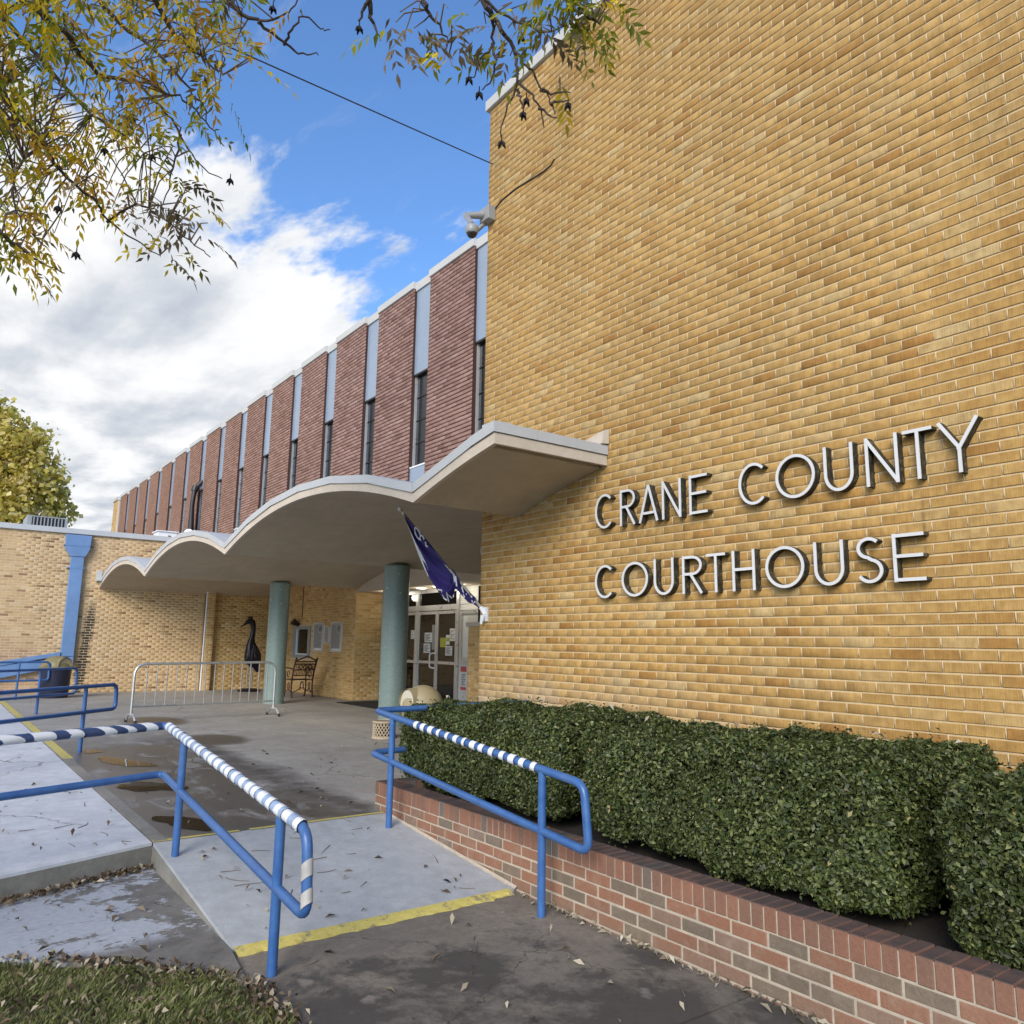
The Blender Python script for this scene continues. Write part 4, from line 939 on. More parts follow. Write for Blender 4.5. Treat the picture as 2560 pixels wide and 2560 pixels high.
# fix: first soldier mesh was built relative to the planter origin
for v_ in solm[0].vertices: v_.co += ORG[plt]
for i in range(21):                                             # short end return
    o_ = bpy.data.objects.new('soldier_brick', solm[0]); link(o_, plt); o_.rotation_euler = (0, 0, -math.pi / 2)
    o_.location = Vector((-6.194, YP + .205 + i * .0686, .117)) - ORG[plt]
brick_field(plt, (-6.19, 4.70, 0), (0, -1, 0), (-1, 0, 0), 1.50, -.09, .114, ('pln_object', 'pln_island'), H=.068, dp=.004, n_ind=0, seed=63, rest_name='end_brickwork')
struct(MB().box((-6.05, YP + .157, -.4), (3, YW - .01, .13)), 'planter_soil', 'soil')

# ------------------------------------------------------------------ leaf cloud helper
def leaf_quads(C, N, size, rng, aspect=.5, tilt=.9, droop=0.0):
    """one folded diamond per point: C centres, N preferred normals"""
    n_ = len(C); r1 = rng.normal(size=(n_, 3)); nn = N + tilt * rng.normal(size=(n_, 3)); nn /= np.linalg.norm(nn, axis=1)[:, None] + 1e-9
    t_ = np.cross(nn, r1); t_[:, 2] -= droop; t_ -= nn * (t_ * nn).sum(1)[:, None]; t_ /= np.linalg.norm(t_, axis=1)[:, None] + 1e-9
    b_ = np.cross(nn, t_); s = size * rng.uniform(.5, 1.5, n_); s = s[:, None]
    V = np.empty((n_, 4, 3)); V[:, 0] = C - t_ * s * .5; V[:, 1] = C + b_ * s * aspect * .5 + nn * s * .10; V[:, 2] = C + t_ * s * .5 - nn * s * .06; V[:, 3] = C - b_ * s * aspect * .5 + nn * s * .10
    Fq = np.arange(n_ * 4).reshape(n_, 4); return V.reshape(-1, 3), Fq

# ------------------------------------------------------------------ hedge bushes
def bush(x0, x1, y0, y1, z0, z1, seed, label, dens=1.0):
    rng = np.random.default_rng(seed); c = np.array([(x0 + x1) / 2, (y0 + y1) / 2, (z0 + z1) / 2]); hx = np.array([(x1 - x0) / 2, (y1 - y0) / 2, (z1 - z0) / 2])
    b_ = thing('hedge_bush', (c[0], c[1], .13), label, 'bush', 'clipped bushes in the planter')
    ph = rng.uniform(0, 6.28, 12)
    def surf(dv, e=13.0):
        k = (np.abs(dv / hx) ** e).sum(1) ** (-1 / e); p_ = dv * k[:, None]
        w_ = .016 * np.sin(p_[:, 0] * 7 + ph[0]) * np.sin(p_[:, 2] * 8 + ph[1]) + .010 * np.sin(p_[:, 1] * 9 + ph[2] + p_[:, 0] * 4) + .022 * np.sin(p_[:, 0] * 17 + ph[3]) * np.sin(p_[:, 2] * 15 + ph[4] + p_[:, 1] * 11)
        nn = np.sign(p_) * np.abs(p_ / hx) ** (e - 1) / hx; nn /= np.linalg.norm(nn, axis=1)[:, None] + 1e-9
        # undercut: the foot of the bush tucks in
        tuck = np.clip((-p_[:, 2] / hx[2] - .45) / .55, 0, 1)
        p_ = p_ + nn * w_[:, None]; p_[:, :2] *= (1 - .10 * tuck)[:, None]
        return p_, nn
    area = 4 * (hx[0] * 2 * hx[2] + hx[0] * hx[1] + hx[1] * hx[2] * 2)
    n_ = int(21500 * area * dens)
    # sample uniformly over the box faces
    A = np.array([hx[1] * hx[2], hx[1] * hx[2], hx[0] * hx[2], hx[0] * hx[2] * 1.6, hx[0] * hx[1], hx[0] * hx[1] * .25]); fsel = rng.choice(6, n_, p=A / A.sum())
    q = rng.uniform(-1, 1, (n_, 3)) * hx
    ax_ = np.array([0, 0, 1, 1, 2, 2])[fsel]; sg_ = np.array([1, -1, 1, -1, 1, -1])[fsel]; q[np.arange(n_), ax_] = sg_ * hx[ax_]
    P_, nn = surf(q)
    # clumps and gaps
    cl = np.sin(P_[:, 0] * 31 + ph[5]) * np.sin(P_[:, 2] * 29 + ph[6]) * np.sin(P_[:, 1] * 27 + ph[7])
    keep = rng.uniform(size=n_) < .80 + .35 * cl; P_ = P_[keep]; nn = nn[keep]; cl = cl[keep]
    dpt = rng.exponential(.030, len(P_)) - .012 + .014 * cl - (rng.uniform(size=len(P_)) < .012) * rng.uniform(.01, .05, len(P_)); P_ = P_ - nn * dpt[:, None]
    k_ = rng.integers(0, len(P_), 60); hi_ = P_[k_][:, 2] > -.1 * hx[2]            # stray shoots above the clipped face
    Ps = np.concatenate([P_[k_][hi_] + (nn[k_][hi_] * .5 + np.array([0, 0, .5])) * h_ + rng.normal(0, .006, (hi_.sum(), 3)) for h_ in (.01, .025, .04, .055, .07)]); P_ = np.concatenate([P_, Ps]); nn = np.concatenate([nn, np.tile(nn[k_][hi_], (5, 1))])
    V, Fq = leaf_quads(c + P_, nn * .8 + np.array([0, 0, .45]), .0262, rng, .50, .80)
    o = np_mesh('foliage', V, Fq, 'hedge_leaf', b_, org=ORG[b_]); tag(o, kind='stuff')
    # dark woody heart
    g = MB(); nu, nv = 24, 12; vs = []
    for i in range(nv + 1):
        for j in range(nu):
            th = math.pi * i / nv; fi = 2 * math.pi * j / nu; vs.append((math.sin(th) * math.cos(fi), math.sin(th) * math.sin(fi), math.cos(th)))
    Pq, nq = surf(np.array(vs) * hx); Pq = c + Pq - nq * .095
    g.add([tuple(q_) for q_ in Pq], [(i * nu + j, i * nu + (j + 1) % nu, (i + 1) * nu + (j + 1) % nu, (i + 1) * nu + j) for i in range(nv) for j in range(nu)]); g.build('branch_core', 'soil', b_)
    for k in range(5):
        xx = rng.uniform(x0 + .2, x1 - .2); yy = rng.uniform(y0 + .25, y1 - .25); MB().tube([(xx, yy, .10), (xx + rng.uniform(-.08, .08), yy, (z0 + z1) / 2)], [.018, .010], 6).build('stem', 'bark', b_)
bush(-6.42, -5.14, 3.50, 4.62, .16, .825, 101, 'clipped green bush beside the blue rail post and tan bin')
bush(-5.20, -4.14, 3.46, 4.64, .21, .855, 102, 'clipped green bush behind the white taped blue handrail')
bush(-3.90, -2.90, 3.44, 4.60, .22, .835, 103, 'clipped green bush right of the dark gap by the rail loop')
bush(-2.96, -1.88, 3.42, 4.60, .20, .86, 104, 'wide clipped bush hanging low over the planter bricks')
bush(-1.68, -.40, 3.42, 4.60, .14, .83, 105, 'clipped bush past the second dark gap over the planter')

# ------------------------------------------------------------------ blue handrails
PR = .0245
def rail_pipe(parent, pts, r=PR, name='rail', fil=.09):
    return MB().tube(fillet(pts, fil, 7) if len(pts) > 2 else pts, r, 12).build(name, 'rail_blue', parent, smooth=True)
def tape(parent, pts_fn, spans, mats, r, rng, skew=.02):
    for k, (s0, s1) in enumerate(spans):
        a, b_ = pts_fn(s0), pts_fn(s1); n_ = 12; d_ = b_ - a; d_ /= np.linalg.norm(d_)
        up = np.array([0, 0, 1.]); sd_ = np.cross(d_, up); sd_ /= np.linalg.norm(sd_); up = np.cross(sd_, d_); mb = MB(); rk = r + rng.uniform(.0, .0035); sk = skew * rng.uniform(.3, 2.2)
        vs = []
        for e, q in ((0, a), (1, b_)):
            for j in range(n_):
                an_ = 2 * math.pi * j / n_; off = d_ * sk * math.cos(an_ - .6)
                vs.append(q + (rk + rng.uniform(0, .0012) + (.0015 if e else 0)) * (math.cos(an_) * sd_ + math.sin(an_) * up) + off)
        mb.add(vs, [(j, (j + 1) % n_, n_ + (j + 1) % n_, n_ + j) for j in range(n_)]); mb.build('tape_band', mats[k % len(mats)], parent, smooth=True)
# left rail of the ramp, wrapped in tape
YA = 1.47
ra = thing('handrail', (-5, YA, -.05), 'blue pipe handrail with spiral wrapped striped tape beside the ramp', 'handrail')
zA = lambda x: .762 + (x + 6.16) * (-.0855); zB_ = lambda x: .424 + (x + 6.16) * (-.0735)
ext = np.array((-6.16, YA)) + dv * 4.0
pA = [(ext[0], ext[1], .74), (-6.16, YA, zA(-6.16)), (-3.50, YA, zA(-3.50)), (-3.46, YA, .18), (-6.16, YA, zB_(-6.16)), (ext[0], ext[1], .42)]
rail_pipe(ra, pA, fil=.085)
for x, zb in ((-5.66, rz(-5.66)), (-3.83, ZL)):
    MB().tube([(x, YA, zb - .02), (x, YA, zA(x) - .01)], PR, 12).build('post', 'rail_blue', ra, smooth=True)
rng_ = random.Random(7)
fA = lambda s: np.array((-6.10 + s * 2.50, YA, zA(-6.10 + s * 2.50)))
cuts = [0.0]
while cuts[-1] < 1: cuts.append(cuts[-1] + (rng_.uniform(.021, .034) if len(cuts) % 2 else rng_.uniform(.013, .027)))
tape(ra, fA, [(a, b_ + .002) for a, b_ in zip(cuts[:-1], cuts[1:])], ['tape_white', 'tape_blue'], PR + .0035, rng_, .006)
fA2 = lambda s: np.array((-6.16 + dv[0] * (.05 + s * 3.0), YA + dv[1] * (.05 + s * 3.0), .760 - s * .015))
cuts = [0]
while cuts[-1] < 1: cuts.append(cuts[-1] + rng_.uniform(.020, .045))
tape(ra, fA2, list(zip(cuts[:-1], [c + .002 for c in cuts[1:]])), ['tape_navy', 'tape_white'], PR + .003, rng_, .035)
fA3 = lambda s: np.array((-3.475 + .012 * 0, YA, .62 - s * .5))
tape(ra, lambda s: np.array((-3.482 + .02 * s, YA + .0001 * s, .40 - s * .2)), [(.0, .32), (.62, .95)], ['tape_tan'], PR + .002, rng_, .014) if False else None
for z0_, z1_ in ((.335, .405), (.225, .285)):
    mb = MB(); vs = []; n2 = 14
    for e, z in ((0, z0_), (1, z1_)):
        for j in range(n2):
            an_ = 2 * math.pi * j / n2; xx = -3.50 + (.04) * ((zA(-3.5) - z) / (zA(-3.5) - .18)); vs.append((xx + (PR + .0022) * math.cos(an_), YA + (PR + .0022) * math.sin(an_), z + .022 * math.sin(an_ + 1.2)))
    mb.add(vs, [(j, (j + 1) % n2, n2 + (j + 1) % n2, n2 + j) for j in range(n2)]); mb.build('tape_band', 'tape_tan', ra, smooth=True)
# right rail of the ramp
YDr = 3.02
rd = thing('handrail', (-4.8, YDr, -.05), 'blue pipe handrail with white tape squares in front of the hedge', 'handrail')
zT = lambda x: .822 + (x + 5.90) * (-.0835); zM = lambda x: .485 + (x + 5.95) * (-.088)
pD = [(-6.0, 4.66, .83), (-5.93, YDr, zT(-5.93)), (-3.38, YDr, zT(-3.38)), (-3.34, YDr, .262), (-5.97, YDr, zM(-5.97)), (-6.02, 3.35, .485)]
rail_pipe(rd, pD[:1] + pD[1:], fil=.075)
for x, zb in ((-5.63, rz(-5.63)), (-3.75, ZL)):
    MB().tube([(x, YDr, zb - .02), (x, YDr, zT(x) - .01)], PR, 12).build('post', 'rail_blue', rd, smooth=True)
fD = lambda s: np.array((-5.28 + s * 1.52, YDr, zT(-5.28 + s * 1.52)))
sp = [(i / 14 + .012 + rng_.uniform(-.008, .008), i / 14 + .046 + rng_.uniform(-.008, .008)) for i in range(14)]
tape(rd, fD, sp, ['tape_white'], PR + .002, rng_, .004)
# far handrails beside the sidewalk
RB = np.array([-.701, .713]); RB /= np.linalg.norm(RB)
def far_rail(bx, by, dr, l0, l1, zt, zm, posts, label, zslope=0):
    t_ = thing('handrail', (bx, by, 0), label, 'handrail')
    f = lambda s, z: (bx + dr[0] * s, by + dr[1] * s, z + zslope * s)
    MB().tube(fillet([f(l0, zt), f(l1, zt), f(l1 + .02, zm), f(l0, zm)], .08, 6), PR, 10).build('rail', 'rail_blue', t_, smooth=True)
    for s in posts: MB().tube([f(s, -.02 - zslope * s), f(s, zt)], PR, 10).build('post', 'rail_blue', t_, smooth=True)
far_rail(-11.08, 1.66, RB, -3.2, .58, .785, .475, (0, -2.4), 'plain blue pipe handrail standing beside puddles at plaza edge')
cpt = on_z(90, 1786, 0); far_rail(cpt[0], cpt[1], RB, -3.0, .95, .80, .32, (0, -2.0), 'plain blue pipe handrail between puddle rail and annex wall')
cpt = on_z(38, 1750, 0); far_rail(cpt[0], cpt[1], np.array([-.25, .97]), -2.6, .62, .83, .42, (0, -1.6), 'plain blue pipe handrail nearest the annex brick wall')

# ------------------------------------------------------------------ crowd barricade
bL = np.array((-14.46, 2.87)); bR = np.array((-14.72, 5.37)); bd = (bR - bL); bl_ = np.linalg.norm(bd); bd /= bl_; bn = np.array((-bd[1], bd[0]))
ba = thing('crowd_barricade', ((bL[0] + bR[0]) / 2, (bL[1] + bR[1]) / 2, 0), 'galvanised steel crowd barricade standing on the plaza', 'barricade')
B = lambda s, z, o=0: (bL[0] + bd[0] * s + bn[0] * o, bL[1] + bd[1] * s + bn[1] * o, z)
MB().tube(fillet([B(0, .12), B(0, .965), B(bl_, .985), B(bl_, .12)], .20, 8), .021, 10).build('frame', 'steel', ba, smooth=True)
MB().tube([B(0, .27), B(bl_, .27)], .017, 8).build('lower_rail', 'steel', ba, smooth=True)
for i in range(14):
    s = .20 + (bl_ - .36) * i / 13; MB().tube([B(s, .27), B(s, .968)], .009, 6).build('bar', 'steel', ba, smooth=True)
for s in (0, bl_):
    MB().tube(fillet([B(s, .015, -.25), B(s, .135, -.15), B(s, .135, .15), B(s, .015, .25)], .06, 5), .018, 8).build('foot', 'steel', ba, smooth=True)
    for q in (-.25, .25): MB().tube([B(s, .0, q * 1.01), B(s, .05, q * .93)], .024, 8).build('foot_tip', 'rubber', ba, smooth=True)

# ------------------------------------------------------------------ bins, basket, chair, crane
def dome_bin(cx, cy, r, hbody, htop, mats, label, opening):
    t_ = thing('trash_can', (cx, cy, 0), label, 'trash can')
    MB().lathe([(r * .86, 0), (r * .90, .03), (r * .97, hbody - .02), (r, hbody)], (cx, cy, 0), 32).build('body', mats[0], t_, smooth=True)
    MB().lathe([(r * 1.10, hbody), (r * 1.12, hbody + .03), (r * 1.02, hbody + .06)], (cx, cy, 0), 32).build('rim', mats[1], t_, smooth=True)
    prof = [(r * 1.0 * math.cos(a), hbody + .055 + (htop - hbody - .055) * math.sin(a)) for a in np.linspace(0, 1.50, 12)] + [(.01, htop)]
    MB().lathe(prof, (cx, cy, 0), 32).build('dome', mats[1], t_, smooth=True)
    # arched hood opening
    ox, oy = opening; ol = math.hypot(ox, oy); ox, oy = ox / ol, oy / ol; sx_, sy_ = -oy, ox; hd = MB(); fm = MB(); H_ = htop - hbody - .05; poly = []
    for a in np.linspace(0, math.pi, 14):
        s = math.cos(a) * r * .52; z = hbody + .05 + (.02 + math.sin(a) ** .8 * H_ * .78)
        poly.append((cx + ox * r * 1.02 + sx_ * s, cy + oy * r * 1.02 + sy_ * s, z))
    back = [(q[0] - ox * r * .62, q[1] - oy * r * .62, q[2] + .01) for q in poly]
    n_ = len(poly)
    fm.add(poly + back, [(i, i + 1, n_ + i + 1, n_ + i) for i in range(n_ - 1)]); fm.build('hood', mats[1], t_, smooth=True)
    fm = MB(); inn = [(q[0] - ox * .03, q[1] - oy * .03, q[2] - .012) for q in poly]; fm.add(inn, [tuple(range(n_))]); fm.build('flap', mats[2], t_)
    return t_
dome_bin(-9.05, 5.28, .275, .52, .835, ('tan_plastic', 'tan_plastic', 'cream_plastic'), 'tan domed trash can behind the hedge near the green column', (.2, -.98))
dome_bin(-21.4, 2.54, .33, .66, .965, ('dark_plastic', 'khaki_lid', 'tan_plastic'), 'dark trash can with khaki dome lid by annex downspout', (.75, .35))
# lattice planter pot
bk_ = thing('lattice_pot', (-10.55, 5.52, 0), 'small round tan lattice pot on the plaza by green column', 'pot')
MB().lathe([(.13, .02), (.135, .24)], (-10.55, 5.52, 0), 24).build('liner', 'mat_rubber', bk_, smooth=True)
la = MB()
for k in range(20):
    for s in (-1, 1):
        pts = [(-10.55 + .155 * math.cos(2 * math.pi * (k / 20 + s * tt * .14)), 5.52 + .155 * math.sin(2 * math.pi * (k / 20 + s * tt * .14)), .02 + .20 * tt) for tt in np.linspace(0, 1, 7)]; la.tube(pts, .0085, 5)
la.build('lattice', 'basket_tan', bk_, smooth=True)
for z in (.012, .235): MB().tube([(-10.55 + .158 * math.cos(a), 5.52 + .158 * math.sin(a), z) for a in np.linspace(0, 2 * math.pi, 29)[:-1]], .017, 8, closed=True).build('rim', 'basket_tan', bk_, smooth=True)

# cast iron garden chair, its back to the camera
gc = thing('garden_chair', (-19.25, 7.68, 0), 'dark cast iron garden chair with scrolled arms by the brick wall', 'chair')
cy0, cy1 = 7.40, 7.94; xb_, xf_ = -19.08, -19.56           # back and front of the seat
for y in (cy0, cy1):
    MB().tube([(xb_ + .02, y, 0), (xb_ - .05, y, .22), (xb_ - .04, y, .44), (xb_ + .06, y, .72), (xb_ + .20, y, .97)], [.028, .02, .022, .02, .026], 8).build('rear_post', 'rust_metal', gc, smooth=True)
    MB().tube([(xf_ - .04, y, 0), (xf_ + .03, y, .22), (xf_, y, .44), (xf_ - .01, y, .64)], [.026, .018, .02, .018], 8).build('front_leg', 'rust_metal', gc, smooth=True)
    MB().tube(fillet([(xb_ + .06, y, .70), (xf_ + .02, y, .72), (xf_ - .08, y, .69), (xf_ - .07, y, .62), (xf_ + .0, y, .63)], .06), .017, 8).build('arm', 'rust_metal', gc, smooth=True)
    cxs = (xb_ + xf_) / 2
    MB().tube(arc((cxs - .04, y, .57), .08, 0, 5.4, 16, (1, 0, 0), (0, 0, 1)), .010, 6).build('arm_scroll', 'rust_metal', gc, smooth=True)
    MB().tube(arc((cxs, y, .27), .075, 0, 2 * math.pi * .98, 18, (.7, 0, 0), (0, 0, 1.2)), .011, 6, closed=True).build('side_scroll', 'rust_metal', gc, smooth=True)
    MB().tube([(xb_ - .03, y, .12), (cxs, y, .20), (xf_, y, .12)], .011, 6).build('side_brace', 'rust_metal', gc, smooth=True)
for i in range(6):
    x = xf_ + .02 + i * .082; MB().box((x, cy0 + .01, .425), (x + .06, cy1 - .01, .447)).build('seat_slat', 'rust_metal', gc)
def bk2(y, z): return (xb_ + .02 + (z - .5) * .40, y, z)
MB().tube([bk2(cy0, .90), bk2((cy0 + cy1) / 2, 1.02), bk2(cy1, .90)], .018, 8).build('crest_rail', 'rust_metal', gc, smooth=True)
for z in (.54, .68, .82, .89): MB().tube([bk2(cy0, z), bk2(cy1, z)], .013, 6).build('back_rail', 'rust_metal', gc, smooth=True)
for i in range(13): y = cy0 + .035 + i * .039; MB().tube([bk2(y, .55), bk2(y, .88)], .0085, 5).build('back_bar', 'rust_metal', gc)
for k in (-1, 0, 1): MB().tube(arc(np.array(bk2((cy0 + cy1) / 2 + k * .12, .75)), .055, 0, 2 * math.pi * .97, 14, (.35, 0, .9), (0, 1, 0)), .010, 6, closed=True).build('back_scroll', 'rust_metal', gc, smooth=True)
MB().tube(arc((xb_ - .05, (cy0 + cy1) / 2, .30), .06, 0, 2 * math.pi * .97, 16, (0, .7, 0), (0, 0, 1.2)), .011, 6, closed=True).build('rear_scroll', 'rust_metal', gc, smooth=True)
for s in (-1, 1): MB().tube([(xb_ - .03, (cy0 + cy1) / 2 + s * .26, .12), (xb_ - .045, (cy0 + cy1) / 2 + s * .05, .21), (xb_ - .05, (cy0 + cy1) / 2 + s * .02, .40)], .012, 6).build('rear_brace', 'rust_metal', gc, smooth=True)
for y in (cy0, cy1):
    for x in (xb_ + .03, xf_ - .05): MB().lathe([(.035, 0), (.03, .02)], (x, y, 0), 10).build('foot', 'rust_metal', gc)

# crane sculpture
cr_ = thing('crane_statue', (-22.05, 7.32, 0), 'dark metal crane sculpture with long neck standing against the brick wall', 'statue')
# profile traced as centre line + half widths in the plane facing the plaza
S_ = .0111; cxp = on_x(628, 1600, -22.05)
pr_ = [(600, 1569, .4), (606, 1565, 1.5), (613, 1560, 3.0), (618, 1556, 5.5), (625, 1551, 7.6), (630, 1555, 8.0), (633, 1563, 7.0), (633.5, 1574, 6.0), (632, 1584, 6.2), (630, 1594, 6.8), (628, 1604, 9.0), (628, 1614, 13), (630, 1625, 17), (631.5, 1637, 20.5), (632, 1647, 21), (635, 1656, 17), (640, 1664, 11), (643, 1672, 7.5), (645, 1680, 3.0)]
cen = []; rad = []
for x_, y_, r_ in pr_:
    q = on_x(x_, y_, -22.05); cen.append(q); rad.append(r_ * S_)
vs = []; fs = []; nseg = 16
for i, (c, r_) in enumerate(zip(cen, rad)):
    a = cen[max(i - 1, 0)]; b_ = cen[min(i + 1, len(cen) - 1)]; tg = b_ - a; tg[0] = 0; tg /= np.linalg.norm(tg); sd_ = np.array([0, -tg[2], tg[1]])
    th = r_ * (.8 if i > 9 else .95)
    for k in range(nseg): an_ = 2 * math.pi * k / nseg; vs.append(c + sd_ * r_ * math.cos(an_) + np.array([1., 0, 0]) * th * math.sin(an_))
for i in range(len(cen) - 1):
    for k in range(nseg): fs.append((i * nseg + k, i * nseg + (k + 1) % nseg, (i + 1) * nseg + (k + 1) % nseg, (i + 1) * nseg + k))
fs += [tuple(range(nseg))[::-1], tuple(range((len(cen) - 1) * nseg, len(cen) * nseg))]
MB().add(vs, fs).build('body', 'bronze', cr_, smooth=True)
q = cen[4]; MB().lathe([(.078, 0), (.085, .03), (.06, .055), (.01, .06)], (q[0], q[1], q[2] + .055), 14).build('crown', 'rust_metal', cr_, smooth=True)
wgs = MB(); rr = random.Random(3)
for i in range(44):                                           # layered wing feathers
    s_ = rr.choice((-1, 1)); k = rr.uniform(0, 1); base = cen[11] * (1 - k) + cen[13] * k
    y_ = rr.uniform(-.9, .9) * (.10 + .10 * k); xo = .8 * math.sqrt(max(0, (.15 + .07 * k) ** 2 - y_ ** 2)) + .012
    p0 = base + np.array([xo * s_, y_, .03]); p1 = p0 + np.array([.015 * s_, .02 + y_ * .25, -.27])
    wgs.tube([p0, (p0 + p1) / 2 + np.array([.012 * s_, 0, 0]), p1], [.016, .026, .006], 6, sq=(1, .5))
wgs.build('feathers', 'bronze', cr_, smooth=True)
for dy_ in (-.06, .07):
    MB().tube([(-22.05, 7.32 + dy_, .95), (-22.02, 7.32 + dy_, .55), (-22.08, 7.32 + dy_, .45), (-22.05, 7.32 + dy_, .05)], [.03, .016, .018, .016], 8).build('leg', 'unit_grey', cr_, smooth=True)
rk = MB().lathe([(.30, 0), (.32, .03), (.22, .075), (.05, .09)], (-22.05, 7.32, 0), 14).build('base', 'bronze', cr_, smooth=False)

# ------------------------------------------------------------------ flag, security camera, cables
fb = np.array([-6.85, YW - .02, 1.70]); ft = on_y(1000, 1272, 4.40)
fgp = thing('wall_flag', tuple(fb), 'limp purple flag with white outlined lettering on angled pole at wall corner', 'flag')
MB().tube([fb, ft], [.014, .011], 8).build('pole', 'pole_gold', fgp, smooth=True)
for k, (s, r_) in enumerate(((0, .030), (.05, .022))):
    q = ft - (ft - fb) * s * .9; MB().lathe([(r_ * math.sin(a), -r_ * math.cos(a)) for a in np.linspace(.1, 3.04, 9)], tuple(q), 12).build('finial', 'white_metal', fgp, smooth=True)
MB().box((fb[0] - .035, YW - .03, fb[2] - .09), (fb[0] + .035, YW - .007, fb[2] + .06)).build('bracket', 'white_metal', fgp)
MB().tube([fb + np.array([0, .0, -.02]), fb + (ft - fb) * .045], .026, 10).build('socket', 'white_metal', fgp, smooth=True)
MB().tube([fb + np.array([.0, -.03, -.03]), fb + np.array([-.01, -.05, -.12])], [.03, .012], 8).build('wing_nut', 'white_metal', fgp, smooth=True)
pdirv = (fb - ft)
def drop(s):   # hanging depth of the cloth below the pole
    return float(np.interp(s, [.05, .12, .25, .40, .52, .60, .66, .75, .88, 1.0], [.03, .12, .26, .40, .46, .40, .20, .12, .10, .04]))
nrm_f = np.array([.55, -.83, 0])
def cloth(s, t_):
    top = ft + pdirv * s; d_ = drop(s)
    fold = .035 * math.sin(t_ * 7 + s * 5) * (d_ / .4) + .020 * math.sin(t_ * 15 + s * 17) * (d_ / .4 + .25) + .022 * math.sin(s * 38) * (1 if s > .62 else .15)
    return top + np.array([-.015 * t_, 0, .03 * (s > .6) * math.sin(s * 30)]) + np.array([.06 * t_ * d_, .02 * t_, -d_ * t_]) + nrm_f * (fold + .01)
vs = []; fs = []; NS, NTt = 70, 18
for i in range(NS):
    for j in range(NTt): vs.append(cloth(.06 + .90 * i / (NS - 1), j / (NTt - 1) - .08))
for i in range(NS - 1):
    for j in range(NTt - 1): fs.append((i * NTt + j, i * NTt + j + 1, (i + 1) * NTt + j + 1, (i + 1) * NTt + j))
fo = MB().add(vs, fs).build('cloth', 'flag_purple', fgp, smooth=True); md = fo.modifiers.new('solid', 'SOLIDIFY'); md.thickness = .002
vs = []; fs = []; n2 = 24
for i in range(n2):
    s = .07 + .30 * i / (n2 - 1)
    for t_ in (.80, 1.02): vs.append(cloth(s, t_) + nrm_f * .004)
hd = MB().add(vs, [(2 * i, 2 * i + 1, 2 * i + 3, 2 * i + 2) for i in range(n2 - 1)]).build('heading', 'flag_white', fgp, smooth=True)
def mark(pts):
    q = [cloth(s, t_) + nrm_f * .006 for s, t_ in pts]
    MB().tube(q, .0085, 6).build('lettering', 'flag_white', fgp, smooth=True)
el2 = lambda cs, ct, rs, rt, a0, a1, n=14: [(cs + rs * math.cos(a), ct + rt * math.sin(a)) for a in np.linspace(a0, a1, n)]
mark(el2(.24, .10, .035, .22, .6, 6.0)); mark(el2(.30, .12, .025, .16, 2.4, 5.6, 10)); mark([(.345, .02), (.36, .10), (.38, .06)])
mark([(.505, .80), (.545, .72), (.54, .92), (.565, .94)]); mark([(.585, .95), (.60, .70), (.62, .90)]); mark([(.66, .1), (.68, .5), (.69, .1), (.71, .6)]); mark([(.75, .1), (.77, .8), (.79, .2)]); mark([(.86, .1), (.87, .9), (.90, .4)])
# light under the canopy by the corner
ul = thing('wall_light', (XC - .06, 4.9, 2.36), 'small pale wall light at the brick corner under the canopy', 'light')
MB().box((XC - .16, 4.84, 2.36), (XC - .007, 4.98, 2.44)).build('housing', 'camera_grey', ul, bevel=.01); MB().lathe([(.05, -.012), (.055, 0)], (XC - .085, 4.91, 2.36), 14).build('lens', 'white_metal', ul)
# dome camera on a bracket
sc = thing('security_camera', (XC, YW - .05, 6.2), 'grey dome security camera on a wall bracket at the roof corner', 'camera')
q = on_y(1180, 575, YW - .25)
bx0 = np.array([XC + .03, YW - .006, 6.26])
cc = on_y(1180, 562, YW - .42)
MB().box((XC - .02, YW - .11, 6.20), (XC + .16, YW - .007, 6.37)).build('mount', 'camera_grey', sc, bevel=.008)
MB().tube([(XC + .05, YW - .10, 6.28), (XC - .02, YW - .30, 6.24), (cc[0], cc[1], cc[2] + .005)], [.045, .035, .03], 12).build('arm', 'camera_grey', sc, smooth=True)
MB().lathe([(.062, -.085), (.072, -.065), (.074, -.012), (.056, .012), (.025, .025)], (cc[0], cc[1], cc[2] - .02), 24).build('housing', 'camera_grey', sc, smooth=True)
MB().lathe([(.058 * math.cos(a), -.085 - .05 * math.sin(a)) for a in np.linspace(1.5, 0, 9)], (cc[0], cc[1], cc[2] - .02), 24).build('dome', 'dome_glass', sc, smooth=True)
MB().tube([(XC + .02, YW - .06, 6.21), (XC - .08, YW - .12, 6.13)], .028, 10).build('sensor', 'camera_grey', sc, smooth=True)
cb = MB(); pts = [on_y(x_, y_, YW - .012) for x_, y_ in ((1238, 521), (1255, 500), (1290, 471), (1330, 447), (1360, 428), (1378, 412), (1386, 397))]
cb.tube(pts, .008, 6); solo(cb, 'wall_cable', 'black_metal', tuple(pts[0]), 'thin black cable running up the tan brick from security camera', 'cable', smooth=True)
c0 = on_y(1236, 412, YW + .02); c1 = at_r(329, 0, 8.0); cdir = c1 - c0
pts = [c0 + cdir * s + np.array([0, 0, -.30 * (s * (3.6 - s)) / 3.2]) * .12 for s in np.linspace(0, 3.6, 30)]
solo(MB().tube(pts, .0065, 6), 'overhead_cable', 'black_metal', tuple(c0), 'dark overhead cable strung from the tan building corner', 'cable', smooth=True)

